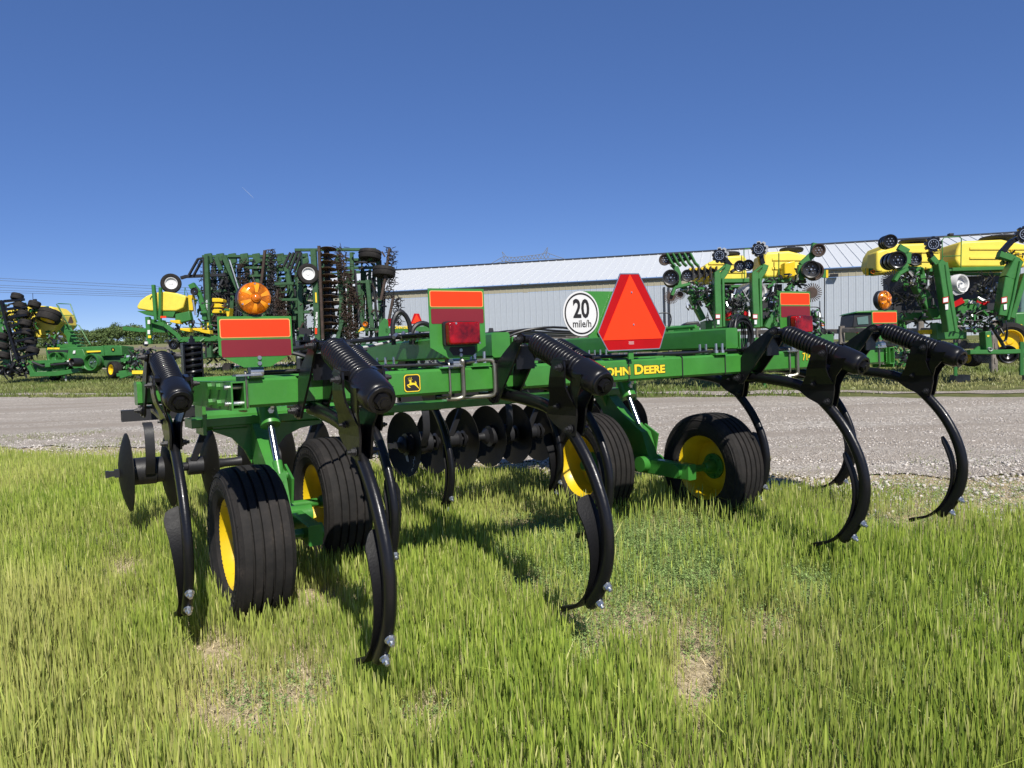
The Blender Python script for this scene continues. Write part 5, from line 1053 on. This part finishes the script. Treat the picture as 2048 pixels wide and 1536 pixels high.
b.wheel(860, 706, 18, .3, .6, (1, .2, 0)); b.wheel(960, 700, 18, .3, .6, (1, .2, 0))
# ---- planter with domed tank at the left of the tillage tools
b = B('folded_planter', 'green planter with a domed yellow tank and yellow hopper lids, left of the tillage tools', 'planter', 350, 705, 31)
b.plate('seed_tank', [(273, 613), (280, 601), (292, 592), (308, 585), (330, 583), (352, 586), (372, 592), (366, 616), (352, 622), (300, 622), (275, 618)], 'tank', .3, 1.2, .14)
b.plate('tank_cradle', [(274, 622), (352, 620), (346, 634), (292, 630)], 'green', .35, 1.0); b.tube('deer_mark', [(300, 598), (303, 592), (310, 590)], 1.6, 'green', .27)
b.beam('mast', [(307, 570), (312, 640)], 6, d=0); b.beam('mast', [(321, 575), (320, 645)], 5, d=.1); b.beam('mast', [(296, 634), (300, 688)], 8, d=-.1, dep=.2); b.beam('arm', [(248, 657), (285, 661), (300, 660)], 8, d=0, dep=.2); b.beam('arm', [(296, 640), (330, 650), (355, 670), (362, 680)], 8, d=.1)
for y in (640, 660): b.plate('sticker', [(295, y), (300, y), (300, y+8), (295, y+8)], 'white', -.22, .01)
b.plate('sticker', [(296, 671), (302, 671), (302, 676), (296, 676)], 'decal', -.22, .01); b.plate('red_marker', [(321, 632), (332, 632), (332, 636), (321, 636)], 'orange', -.1, .03); b.disc('light', 292, 688, 5, 'black_matt', -.1, .06, hub=False); b.plate('light_cover', [(289, 683), (296, 683), (296, 688), (289, 688)], 'white', -.2, .03)
b.plate('frame_box', [(302, 645), (325, 640), (330, 665), (305, 664)], 'green', .2, .3); b.plate('housing', [(350, 628), (378, 622), (382, 640), (350, 648)], 'green', .0, .3, .03)
for x, y in ((340, 640), (360, 656), (385, 656), (400, 660)): b.plate('hopper_lid', [(x, y), (x+19, y), (x+20, y+8), (x+8, y+6), (x, y+4)], 'yellow', -.1, .35, .015)
for y in (596, 607, 618): b.plate('hopper', [(424, y), (438, y), (446, y+2), (446, y+8), (424, y+8)], 'yellow', .2, .4, .02)
b.plate('hopper', [(452, 620), (460, 616), (458, 632), (454, 634)], 'yellow', .2, .4); b.plate('hopper', [(376, 590), (384, 590), (386, 620), (378, 620)], 'yellow', .2, .3); b.beam('arm', [(385, 568), (398, 585), (408, 618), (410, 640)], 9, d=.2); b.tube('ram', [(386, 600), (391, 630)], 4, 'steel', 0, ch=0); b.disc('coulter', 389, 583, 8, 'black_matt', -.1, .05, hub=False); b.plate('arm_head', [(376, 570), (386, 565), (391, 574), (380, 578)], 'green', 0, .2)
b.tube('handrail', [(368, 620), (370, 575), (376, 590), (378, 625)], 1.6, 'green', .6, ch=0); b.beam('toolbar', [(362, 680), (470, 676)], 10, d=.2, dep=.3); b.disc('closing_wheel', 348, 690, 9.5, 'black', -.1, .08); b.disc('closing_wheel', 366, 690, 9.5, 'black', .2, .08)
b.debris(330, 640, 420, 690, 90, .5, 71, ('green', 'black_matt', 'black_matt', 'steel')); b.tangle(335, 640, 430, 680, 14, 1.5, .4, seed=72); b.debris(395, 600, 470, 690, 80, .8, 73, ('black_matt', 'green', 'rust'))
b.tube('stand', [(297, 700), (297, 757)], 7, 'black_matt', -.2, ch=0); b.debris(258, 695, 306, 745, 60, .5, 74, ('green', 'black_matt', 'black_matt', 'steel')); b.tangle(255, 695, 300, 725, 8, 1.5, .3, seed=75); b.plate('stand_plate', [(237, 742), (252, 740), (256, 752), (240, 757)], 'green', -.1, .2)
b.wheel(330, 730, 26, .3, .6, (1, .3, 0)); b.beam('hitch', [(300, 742), (264, 748), (235, 750)], 7, d=0); b.plate('tool_text', [(264, 741), (300, 741), (300, 748), (264, 748)], 'decal', -.12, .02)
# ---- square baler
b = B('square_baler', 'green square baler with round flywheel and yellow wheel, at the left', 'baler', 170, 740, 32.5)
Zc = lambda L: [(x/6.827, 560 + y/6.827) for x, y in L]
b.plate('bale_chamber', Zc([(620, 935), (1390, 900), (1395, 1040), (1160, 1040), (1130, 1270), (700, 1270), (640, 1090)]), 'green', .35, 1.2, .03)
b.plate('knotter_hood', Zc([(1412, 893), (1655, 893), (1672, 1030), (1425, 1038)]), 'green', .1, 1.1, .03); b.plate('hood_side', Zc([(1375, 900), (1412, 893), (1425, 1038), (1378, 1030)]), 'green', .12, 1.0); b.plate('chamber', Zc([(1378, 1035), (1672, 1030), (1640, 1160), (1500, 1190), (1400, 1200)]), 'green_old', .3, .9, .02)
b.plate('inlet', Zc([(640, 965), (930, 955), (905, 1060), (700, 1090)]), 'black_matt', .3, .05)
for x in (775, 865): b.disc('auger_guard', *Zc([(x, 1065)])[0], 12, 'green', .2, .2, (.1, 1, 0), hub=False)
b.plate('side_shield', Zc([(930, 955), (1130, 940), (1180, 1060), (1180, 1210), (1030, 1240), (900, 1100)]), 'green', .05, .25, .03); b.plate('yellow_stripe', Zc([(1115, 970), (1385, 962), (1385, 980), (1110, 995)]), 'decal', .28, .08); b.plate('yellow_stripe', Zc([(1118, 1125), (1188, 1118), (1188, 1138), (1120, 1145)]), 'decal', .03, .02)
b.plate('pickup_top', Zc([(360, 1105), (870, 1085), (900, 1100), (870, 1125), (420, 1150)]), 'green', -.3, .6, .01); b.plate('pickup_pan', Zc([(450, 1150), (690, 1140), (900, 1130), (900, 1250), (700, 1290), (480, 1290)]), 'green_old', .1, .3); b.beam('pickup_skid', Zc([(430, 1290), (800, 1280), (1100, 1230)]), 9, d=-.3, dep=.25); b.beam('pickup_skid', Zc([(400, 1170), (470, 1290)]), 8, d=-.3)
for k in range(22): x = 515 + k*17.5; b.tube('tine', [Zc([(x, 1180 - (k > 9)*10)])[0], Zc([(x - 10, 1240)])[0], Zc([(x + 4, 1255)])[0]], 1.2, 'green', -.32, 1)
b.tube('drive_shaft', [Zc([(440, 1120)])[0], Zc([(590, 1180)])[0], Zc([(700, 1160)])[0], Zc([(1010, 1130)])[0]], 5, 'black_matt', -.45, ch=0); b.disc('shaft_shield', *Zc([(1065, 1125)])[0], 8.5, 'black_matt', -.5, .25, (.5, 1, 0), hub=False, dish=.8); b.plate('gearbox', Zc([(610, 1130), (680, 1130), (680, 1190), (610, 1190)]), 'green', -.55, .3, .02)
b.disc('flywheel', *Zc([(1290, 1125)])[0], 17.5, 'green', -.15, .25, (.15, 1, 0), hub=True, dish=.5); b.disc('flywheel_face', *Zc([(1305, 1115)])[0], 13, 'green_old', -.3, .06, (.15, 1, 0), hub=True)
b.wheel(*Zc([(1560, 1225)])[0], 17, .34, -.2, (.75, 1, 0)); b.wheel(*Zc([(750, 1300)])[0], 12, .25, .6, (.3, 1, 0), 'black_matt'); b.disc('deer_disc', *Zc([(1543, 948)])[0], 3.8, 'ink', .08, .02, hub=False); b.plate('deer', Zc([(1535, 960), (1540, 935), (1548, 950), (1556, 962)]), 'decal', .05, .01)
b.plate('sticker', Zc([(1000, 965), (1030, 962), (1026, 1002), (992, 1005)]), 'white', .0, .01); b.plate('sticker', Zc([(908, 1096), (940, 1096), (940, 1116), (908, 1116)]), 'white', -.2, .01); b.plate('orange_reflector', Zc([(945, 1076), (972, 1076), (972, 1100), (945, 1104)]), 'orange', -.2, .01); b.tube('jack_stand', [Zc([(898, 1290)])[0], Zc([(902, 1385)])[0]], 4, 'grey', -.2, ch=0)
text('JOHN DEERE', 26/6.827*b.k*1.1, b.o, Matrix.Translation(b.p(730/6.827, 560 + 936/6.827, .33)) @ Matrix((CR, CU, -CF)).transposed().to_4x4(), M['decal'], ext=.004, off=.008)
b.debris(*Zc([(1640, 1010)])[0], *Zc([(1900, 1250)])[0], 60, .5, 81, ('green', 'black_matt', 'green')); b.beam('tow_bar', Zc([(1660, 1100), (1880, 1060)]), 8, d=.1); b.plate('box', Zc([(1690, 1060), (1860, 1040), (1880, 1130), (1700, 1160)]), 'green', .2, .4, .03)
b.debris(*Zc([(640, 1100)])[0], *Zc([(940, 1280)])[0], 50, .3, 82, ('green', 'green', 'black_matt'))
# ---- far-left planter, folded upright
b = B('folded_planter', 'folded planter at the far left edge with stacked black gauge wheels before yellow tanks', 'planter', 60, 730, 33)
b.plate('seed_tank', Zc([(90, 420), (180, 365), (560, 350), (700, 360), (820, 470), (848, 610), (690, 760), (520, 790), (200, 740), (100, 560)]), 'tank', .8, 1.2, .1); b.plate('lower_tank', Zc([(490, 570), (830, 560), (700, 740), (540, 760)]), 'tank', .6, .5, .05)
b.beam('tank_frame', Zc([(420, 420), (660, 385)]), 8, d=.4); b.wheel(*Zc([(670, 490)])[0], 22, .5, .2, (.15, .35, 1)); 
b.tube('ladder_rail', [*Zc([(1110, 900), (770, 330), (800, 322), (960, 328), (1050, 580)])], 2.2, 'green', .4, ch=0); b.tube('ladder_rail', [*Zc([(790, 345), (920, 600), (880, 620)])], 2, 'green', .6, ch=0); b.tube('ladder_rail', [*Zc([(830, 485), (1010, 480)])], 1.6, 'green', .5, ch=0); b.tube('ladder_rail', [*Zc([(1235, 890), (1080, 620), (1050, 610), (1020, 660)])], 2, 'green', .3, ch=0)
for k in range(5): b.plate('ladder_step', Zc([(900 + 35*k, 680 + 48*k), (1010 + 22*k, 690 + 48*k), (1015 + 22*k, 700 + 48*k), (905 + 35*k, 700 + 48*k)]), 'green', .3, .4)
b.plate('ladder_side', Zc([(880, 600), (960, 620), (1060, 900), (940, 900), (900, 760), (820, 680)]), 'green', .75, .06); b.plate('triangle', Zc([(955, 495), (970, 495), (1000, 575), (985, 595), (925, 590), (930, 570)]), 'rust', .2, .03); b.plate('base_frame', Zc([(740, 810), (780, 860), (1060, 900), (740, 905)]), 'green', .5, .3); b.beam('base_frame', Zc([(640, 900), (1100, 905)]), 7, d=.5)
for k, (x, y) in enumerate(((235, 230), (275, 350), (320, 460), (350, 590), (380, 715), (420, 840), (450, 960), (30, 900), (50, 1030), (470, 335), (20, 770))):
    b.wheel(*Zc([(x, y)])[0], 11.5, .26, -.1 + .06*(k % 3), (.1, .3, 1), 'black_matt', 'gauge_wheel')
for (x, y, r) in ((25, 1235, 9), (135, 1250, 8)): b.disc('gauge_wheel', *Zc([(x, y)])[0], r, 'black', -.3, .12, (.1, 1, 0), hubmat='steel', dish=.6)
for k in range(8): b.beam('unit_arm', Zc([(60 + 30*k, 290 + 110*k), (330 + 25*k, 265 + 105*k)]), 5, 'black', -.2 + .05*(k % 2), .12)
b.beam('unit_bar', Zc([(20, 280), (110, 640), (250, 1090)]), 5, 'black', -.05, .2); b.beam('unit_bar', Zc([(-60, 300), (60, 760), (120, 1200)]), 12, 'green', .3, .3)
b.debris(0, 605, 70, 745, 330, .6, 91, ('black', 'black_matt', 'green', 'black_matt', 'black_matt', 'green', 'steel')); b.tangle(0, 600, 75, 730, 20, 1.5, .5, seed=92); b.debris(0, 725, 60, 752, 50, .5, 93, ('black_matt',)); b.debris(90, 660, 125, 690, 22, .5, 94)
b.tube('antenna', Zc([(447, 180), (450, 270)]), 1, 'black_matt', 0, ch=0); b.plate('sensor', Zc([(445, 262), (485, 258), (490, 310), (450, 312)]), 'black_matt', 0, .1)
# ---- small vehicles at the right
b = B('utility_vehicle', 'small green utility vehicle with a black framed cab behind the timber fence', 'utility vehicle', 1735, 690, 29)
b.plate('cab_frame', [(1705, 655), (1708, 628), (1716, 624), (1800, 620), (1800, 655)], 'black_matt', .3, 1.2, .04); b.plate('rear_window', [(1714, 635), (1736, 632), (1737, 648), (1716, 649)], 'glassy', .27, .04); b.plate('roof', [(1708, 626), (1716, 622), (1810, 618), (1810, 624)], 'green', .2, 1.4, .03)
b.plate('cargo_box', [(1712, 655), (1790, 653), (1790, 676), (1716, 678)], 'green', -.1, 1.2, .03); b.plate('tail_lamp', [(1712, 658), (1717, 658), (1717, 666), (1712, 666)], 'red_lens', -.13, .05); b.wheel(1716, 690, 12, .25, .2, (1, .1, 0)); b.wheel(1775, 688, 12, .25, .2, (1, .1, 0))
b = B('tractor', 'green tractor with a big yellow-rimmed wheel at the right edge behind the planter', 'tractor', 2040, 700, 24)
b.wheel(2018, 683, 38, .5, 0, (.35, 1, 0)); b.plate('fender', [(2005, 650), (2045, 648), (2050, 662), (2008, 664)], 'yellow', .2, .3, .03); b.plate('bonnet', [(2030, 625), (2110, 620), (2110, 690), (2035, 690)], 'green', .5, .9, .06); b.plate('cab', [(2045, 560), (2130, 560), (2130, 640), (2040, 640)], 'glassy', .9, 1.3, .05)
b.tube('mirror_arm', [(2028, 645), (2032, 617), (2042, 617)], 2.4, 'black_matt', .2, ch=0); b.disc('beacon', 2033, 613, 3, 'amber_lens', .2, .06, hub=False); b.wheel(2100, 692, 24, .3, .6, (.35, 1, 0))
b = B('mower', 'low black mower with a bent roll bar before the shed wall, behind the orange triangle', 'mower', 1330, 690, 26)
b.tube('roll_bar', [(1338, 655), (1343, 642), (1341, 628), (1335, 626), (1318, 626), (1312, 631)], 2.4, 'black_matt', 0); b.tube('roll_bar', [(1296, 655), (1304, 640), (1312, 631)], 2.4, 'black_matt', 0); b.plate('bonnet', [(1366, 650), (1374, 644), (1398, 642), (1404, 655)], 'black_matt', .2, .6, .04); b.plate('body', [(1300, 652), (1400, 650), (1400, 675), (1300, 675)], 'green', .2, .8, .05)
b.wheel(1310, 690, 14, .3, 0, (1, .3, 0)); b.wheel(1385, 688, 14, .3, 0, (1, .3, 0))
b = B('forklift_frame', 'black protective bar with amber light beside the left planter, before the fence', 'roll bar', 1640, 690, 24)
b.tube('roll_bar', [(1620, 614), (1636, 614), (1641, 620), (1642, 655), (1650, 690)], 2.4, 'black_matt', 0); b.disc('indicator', 1646, 649, 3.5, 'amber_lens', -.05, .06, hub=False); b.debris(1644, 655, 1658, 676, 16, .3, 99, ('black_matt',)); b.plate('body', [(1644, 668), (1668, 664), (1668, 690), (1644, 690)], 'green', .1, .4, .03); b.wheel(1652, 696, 12, .2, 0, (1, .3, 0))

# ================================================================== grass and stones
gm, gnt, gb = nodes('grass_blades')
ga = gnt.nodes.new('ShaderNodeAttribute'); ga.attribute_name = 'col'; gnt.links.new(ga.outputs['Color'], gb.inputs['Base Color'])
gb.inputs['Roughness'].default_value = .42; gb.inputs['Specular IOR Level'].default_value = .3
tr = gnt.nodes.new('ShaderNodeBsdfTranslucent'); gnt.links.new(ga.outputs['Color'], tr.inputs[0]); mx = gnt.nodes.new('ShaderNodeMixShader'); mx.inputs[0].default_value = .26
out = gnt.nodes['Material Output']; gnt.links.new(gb.outputs[0], mx.inputs[1]); gnt.links.new(tr.outputs[0], mx.inputs[2]); gnt.links.new(mx.outputs[0], out.inputs[0])
M['grass'] = gm
def vnoise(x, y, s, seed):
    r = np.random.default_rng(seed); T = r.uniform(0, 1, (64, 64)); u, v = x*s + 1000, y*s + 1000; i, j = np.floor(u).astype(int), np.floor(v).astype(int); f, g = u-i, v-j; f = f*f*(3-2*f); g = g*g*(3-2*g)
    q = lambda a, b_: T[a % 64, b_ % 64]
    return (q(i, j)*(1-f) + q(i+1, j)*f)*(1-g) + (q(i, j+1)*(1-f) + q(i+1, j+1)*f)*g
def fbm(x, y, s, seed): return .55*vnoise(x, y, s, seed) + .3*vnoise(x, y, s*2.1, seed+1) + .15*vnoise(x, y, s*4.7, seed+2)
FAC = RNG.uniform
def blades(name, x, y, h, w, lean, kind, base, tip, face_cam=.6):
    """kind 0 = leaf, 1 = eared stalk. base, tip: (n,3) colours"""
    n = len(x); a = FAC(0, 2*np.pi, n); a = np.where(FAC(0, 1, n) < face_cam, FAC(-.7, .7, n), a)
    dx, dy = np.cos(a)*w/2, np.sin(a)*w/2; la = FAC(0, 2*np.pi, n); lx, ly = np.cos(la)*lean*h, np.sin(la)*lean*h; z0 = relief(x, y) - .01
    hk = np.where(kind[:, None] == 0, np.array([0, .38, .72, 1.0]), np.array([0, .60, .76, 1.0])); W_ = np.where(kind[:, None] == 0, np.array([.65, 1, .8, .06]), np.array([.22, .28, 1.0, .22])); ben = np.array([0, .15, .5, 1.0])
    V = np.zeros((n, 8, 3))
    for i in range(4):
        for s, k in ((-1, 0), (1, 1)):
            V[:, 2*i+k, 0] = x + lx*ben[i] + s*dx*W_[:, i]; V[:, 2*i+k, 1] = y + ly*ben[i] + s*dy*W_[:, i]; V[:, 2*i+k, 2] = z0 + h*hk[:, i]*(1 - .12*lean*hk[:, i])
    C = np.ones((n, 8, 4)); 
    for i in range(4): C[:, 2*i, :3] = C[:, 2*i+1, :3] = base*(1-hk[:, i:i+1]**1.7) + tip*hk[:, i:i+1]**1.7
    F = np.array([[0, 1, 3, 2], [2, 3, 5, 4], [4, 5, 7, 6]]); F = (F[None] + (np.arange(n)*8)[:, None, None]).reshape(-1)
    me = bpy.data.meshes.new(name); me.vertices.add(8*n); me.vertices.foreach_set('co', V.reshape(-1).astype('f')); me.loops.add(len(F)); me.loops.foreach_set('vertex_index', F.astype('i')); me.polygons.add(3*n); me.polygons.foreach_set('loop_start', (np.arange(3*n)*4).astype('i')); me.polygons.foreach_set('loop_total', np.full(3*n, 4, 'i')); me.update()
    at = me.attributes.new('col', 'FLOAT_COLOR', 'POINT'); at.data.foreach_set('color', C.reshape(-1).astype('f')); me.materials.append(M['grass'])
    o = bpy.data.objects.new(name, me); COL.objects.link(o); o['kind'] = 'stuff'; return o
def px_of(x, y, z=0):
    d = np.stack([x, y, np.full_like(x, z)], -1) - np.array(CAM); w = d @ np.array(CF); return 1024 + F_PX*(d @ np.array(CR))/w, 768 - F_PX*(d @ np.array(CU))/w
def scatter_w(n, y0, y1, pw=1.0):
    y = y0 + (y1-y0)*FAC(0, 1, n)**pw; hw = .95*y + 1.5; return FAC(-1, 1, n)*hw, y
bare = [(480, 1470, 90, 60), (1250, 1270, 110, 40), (1400, 1390, 45, 90), (1380, 1190, 60, 22), (1620, 1200, 40, 25), (250, 1160, 40, 20), (640, 1230, 40, 15), (1060, 1080, 60, 18), (1540, 1290, 50, 25), (1060, 1210, 40, 14), (430, 1330, 50, 25), (600, 1440, 60, 50), (1800, 1080, 60, 18), (1180, 1330, 30, 40), (860, 1490, 60, 30)]
def bareness(x, y):
    px, py = px_of(x, y); m = np.zeros_like(x)
    for cx, cy, rx, ry in bare: m = np.maximum(m, np.exp(-((((px-cx)/(rx*1.35))**2 + ((py+12-cy)/(ry*1.6))**2)**1.5)))
    return m
def scatter(n, y0, y1, pw=1.0):
    y = y0 + (y1-y0)*FAC(0, 1, n)**pw; hw = .70*y + .25; return FAC(-1, 1, n)*hw, y
def off_tires(x, y):
    k = np.ones_like(x, bool)
    for c in TIRES:
        q = MM @ Vector(c); d = (MM.to_3x3() @ Vector((0, 1, 0))); s = (MM.to_3x3() @ Vector((1, 0, 0))); a = (x-q.x)*d.x + (y-q.y)*d.y; b_ = (x-q.x)*s.x + (y-q.y)*s.y; k &= ~((abs(a) < .17) & (abs(b_) < .13))
    return k
def near_edge(x, y): return 8.15 - .11*np.clip(x, -2, 5) + .9*(fbm(x, y, 1.3, 40) - .5)
# tall grass
x, y = scatter_w(600000, 2.35, 11.5, .95)
n_ = nd(x, y); keep = (n_ < near_edge(x, y)) & off_tires(x, y)
den = .10 + 1.25*fbm(x, y, 1.0, 50) * (.5 + .95*vnoise(x, y, 7.5, 99)); B_ = bareness(x, y); wd_ = np.exp(-(((px_of(x, y)[0]-1270)/230)**2 + ((px_of(x, y)[1]-1110)/80)**2)); den = den * (1 - .97*B_) * (1 - .93*wd_) * np.clip((near_edge(x, y) - n_)/1.5 + .08, .06, 1); keep &= FAC(0, 1, len(x)) < den
x, y = x[keep], y[keep]; n = len(x); B_ = B_[keep]; f1 = fbm(x, y, .55, 60); f2 = fbm(x, y, 2.2, 70)
edge = np.clip((near_edge(x, y) - nd(x, y))/1.2, .35, 1)
tall = np.exp(-(((px_of(x, y)[0]-20)/130)**2 + ((px_of(x, y)[1]-1340)/190)**2))
tone = (.70 + .62*fbm(x, y, .8, 210))[:, None]; flat = FAC(0, 1, n) < .015
h = (.105 + .11*f1 + .06*f2)*FAC(.40, 1.30, n)*edge*(1 - .5*B_)*(1 + .9*tall); kind = (FAC(0, 1, n) < .70).astype(int); w = np.where(kind == 1, FAC(.005, .0088, n), FAC(.002, .005, n)); h = np.where(kind == 1, h*1.12, h*.95)
qx, qy = px_of(x, y)
dry = np.clip(1.6*fbm(x, y, .7, 80) - .42 + .35*np.clip((qy-1150)/300, 0, 1)*np.clip((1100-qx)/500, 0, 1) - .25*np.clip((qx-1350)/400, 0, 1) + B_*.5 + FAC(-.35, .25, n), 0, 1)[:, None]
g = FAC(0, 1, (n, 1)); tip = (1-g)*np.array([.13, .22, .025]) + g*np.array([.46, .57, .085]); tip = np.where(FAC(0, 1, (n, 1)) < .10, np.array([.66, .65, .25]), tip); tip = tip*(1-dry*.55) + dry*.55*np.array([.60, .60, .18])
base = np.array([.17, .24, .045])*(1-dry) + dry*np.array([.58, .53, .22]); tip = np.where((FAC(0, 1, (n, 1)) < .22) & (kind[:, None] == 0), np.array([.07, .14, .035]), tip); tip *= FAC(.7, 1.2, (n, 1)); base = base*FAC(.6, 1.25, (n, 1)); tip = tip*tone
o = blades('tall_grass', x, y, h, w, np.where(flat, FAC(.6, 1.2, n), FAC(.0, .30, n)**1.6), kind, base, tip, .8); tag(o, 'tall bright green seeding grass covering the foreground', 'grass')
print('tall', n)
# short dry straw litter
x, y = scatter(120000, 2.35, 9.5); k = (nd(x, y) < 8.6); x, y = x[k], y[k]; n = len(x); c = np.array([.66, .56, .34])*FAC(.5, 1.3, (n, 1))
o = blades('straw_litter', x, y, FAC(.02, .06, n), FAC(.002, .004, n), FAC(.6, 1.6, n), np.zeros(n, int), c, c, .2); tag(o, 'dry straw and thatch lying between the green blades', 'straw')
# low leafy weeds
def weeds(name, x, y, h, nl, col, sz, lab, cat):
    n = len(x); N = n*nl; X = np.repeat(x, nl); Y = np.repeat(y, nl); H = np.repeat(h, nl); t = FAC(.1, 1, N); a = FAC(0, 2*np.pi, N); r = sz*FAC(.6, 1.6, N)*(1.2 - .5*t); cx = X + np.cos(a)*r*1.2; cy = Y + np.sin(a)*r*1.2; cz = relief(X, Y) + H*t
    u = np.stack([np.cos(a), np.sin(a), FAC(-.2, .9, N)], 1); s = np.stack([-np.sin(a), np.cos(a), FAC(-.3, .3, N)], 1); c = np.stack([cx, cy, cz], 1); L = (sz*FAC(.7, 1.3, N))[:, None]
    V = np.stack([c - u*L, c + s*L*.45, c + u*L, c - s*L*.45], 1).reshape(-1); F = np.arange(4*N); me = bpy.data.meshes.new(name); me.vertices.add(4*N); me.vertices.foreach_set('co', V.astype('f')); me.loops.add(4*N); me.loops.foreach_set('vertex_index', F.astype('i')); me.polygons.add(N); me.polygons.foreach_set('loop_start', (np.arange(N)*4).astype('i')); me.polygons.foreach_set('loop_total', np.full(N, 4, 'i')); me.update()
    C = np.ones((N, 4, 4)); C[:, :, :3] = (np.array(col)*FAC(.55, 1.35, (N, 1)))[:, None, :]; at = me.attributes.new('col', 'FLOAT_COLOR', 'POINT'); at.data.foreach_set('color', C.reshape(-1).astype('f')); me.materials.append(M['grass']); o = bpy.data.objects.new(name, me); COL.objects.link(o); return tag(o, lab, cat, kind='stuff')
x, y = scatter(150000, 2.5, 8.5); px, py = px_of(x, y); m = np.exp(-(((px-1270)/260)**2 + ((py-1110)/90)**2)) + .5*np.exp(-(((px-1700)/200)**2 + ((py-1180)/90)**2)) + .10*(fbm(x, y, 1.1, 90) > .55) + .45*np.exp(-(((px-1750)/200)**2 + ((py-1420)/90)**2)) + .3*np.exp(-(((px-1150)/90)**2 + ((py-1300)/60)**2)); k = (FAC(0, 1, len(x)) < m*1.0) & off_tires(x, y) & (nd(x, y) < 8.2); x, y = x[k], y[k]
weeds('leafy_weeds', x, y, FAC(.04, .12, len(x)), 14, (.31, .43, .14), .0075, 'low small-leaved weeds growing through the grass right of centre', 'weeds')
c0 = G(138, 1170); n = 420; a = FAC(0, 6.28, n); r = .17*FAC(0, 1, n)**.6
weeds('bushy_weed', c0.x + np.cos(a)*r*1.1, c0.y + np.sin(a)*r, .12*(1 - (r/.2)**2) + .02, 16, (.24, .34, .19), .008, 'bluish feathery weed clump in the grass at the left', 'weeds')
# short turf beyond the road
def turf(n, y0, y1, hmul, wmul, lab, name, f):
    x, y = scatter(n, y0, y1, .8); k = f(nd(x, y), x, y) & (FAC(0, 1, n) < .25 + fbm(x, y, .5, 15)); x, y = x[k], y[k]; m = len(x); d = np.clip(1.6*fbm(x, y, .35, 25) - .4, 0, 1)[:, None]; c = np.array([.16, .23, .045])*(1-d) + d*np.array([.44, .42, .17]); c = c*FAC(.6, 1.3, (m, 1))
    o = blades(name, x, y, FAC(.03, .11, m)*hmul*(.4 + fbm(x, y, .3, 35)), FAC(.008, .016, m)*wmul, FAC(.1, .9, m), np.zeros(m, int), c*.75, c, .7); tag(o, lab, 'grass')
turf(150000, 15.5, 40, 1.5, 1.5, 'short olive grass where the machines are parked beyond the gravel road', 'yard_grass', lambda d, x, y: (d > 16.45) & ~((d > 17.35) & (d < 17.85)))
turf(60000, 6.5, 14, .9, .5, 'sparse grass tufts creeping into the near edge of the gravel', 'verge_grass', lambda d, x, y: (d > 6.8) & (d < 10.2) & (fbm(x, y, 2.0, 45) > .47 + .05*(d - 8) - .05*(x < -1)))
turf(60000, 38, 110, 2.2, 3.5, 'pale field grass between the yard and the distant trees', 'field_grass', lambda d, x, y: x < 4)
# stones of the road edge: individual low-poly pebbles in one mesh
def stones(n, lo, hi, s0, s1, name, lab, f=None):
    y = 5.0 + 9*FAC(0, 1, n); x = FAC(-1, 1, n)*(.70*y + .3); k = (nd(x, y) > lo) & (nd(x, y) < hi)
    if f is not None: k &= f(x, y)
    x, y = x[k], y[k]; n = len(x); s = s0 + (s1-s0)*FAC(0, 1, n)**2.5
    ico = np.array([(0, 0, 1), (.9, 0, .35), (.28, .85, .35), (-.73, .53, .35), (-.73, -.53, .35), (.28, -.85, .35), (.8, .4, -.4), (-.3, .8, -.4), (-.8, -.1, -.4), (-.1, -.9, -.4)]); tri = np.array([(0, 1, 2), (0, 2, 3), (0, 3, 4), (0, 4, 5), (0, 5, 1), (1, 6, 2), (2, 7, 3), (3, 8, 4), (4, 9, 5), (5, 9, 1), (6, 7, 2), (7, 8, 3), (8, 9, 4), (9, 6, 1)])
    V = ico[None]*(1 + FAC(-.3, .3, (n, 10, 1))); V = V*np.stack([FAC(.7, 1.3, n), FAC(.7, 1.3, n), FAC(.4, .8, n)], 1)[:, None, :]*s[:, None, None]; a = FAC(0, 6.28, n); ca, sa = np.cos(a)[:, None], np.sin(a)[:, None]; X = V[:, :, 0]*ca - V[:, :, 1]*sa; Y = V[:, :, 0]*sa + V[:, :, 1]*ca; Zs = V[:, :, 2] + (relief(x, y) + .022)[:, None]
    V = np.stack([X + x[:, None], Y + y[:, None], Zs], 2).reshape(-1); F = (tri[None] + (np.arange(n)*10)[:, None, None]).reshape(-1); T = n*14; me = bpy.data.meshes.new(name); me.vertices.add(10*n); me.vertices.foreach_set('co', V.astype('f')); me.loops.add(3*T); me.loops.foreach_set('vertex_index', F.astype('i')); me.polygons.add(T); me.polygons.foreach_set('loop_start', (np.arange(T)*3).astype('i')); me.polygons.foreach_set('loop_total', np.full(T, 3, 'i')); me.update()
    g = FAC(0, 1, (n, 1)); c = (np.array([.28, .25, .22])*(1-g) + g*np.array([.66, .61, .55])); C = np.ones((n, 10, 4)); C[:, :, :3] = c[:, None, :]; at = me.attributes.new('col', 'FLOAT_COLOR', 'POINT'); at.data.foreach_set('color', C.reshape(-1).astype('f')); me.materials.append(M['stone']); o = bpy.data.objects.new(name, me); COL.objects.link(o); tag(o, lab, 'gravel', kind='stuff')
sm_, snt, sb = nodes('stone'); sa_ = snt.nodes.new('ShaderNodeAttribute'); sa_.attribute_name = 'col'; snt.links.new(sa_.outputs['Color'], sb.inputs['Base Color']); sb.inputs['Roughness'].default_value = .85; M['stone'] = sm_
stones(52000, 7.0, 16.2, .005, .016, 'loose_gravel', 'loose pale limestone chips lying on the gravel road')
stones(26000, 6.6, 9.4, .009, .026, 'coarse_gravel', 'coarser pale stones along the near edge of the road', lambda x, y: (fbm(x, y, 1.2, 33) + .12*np.clip(x/4, -1, 1)) > .46)
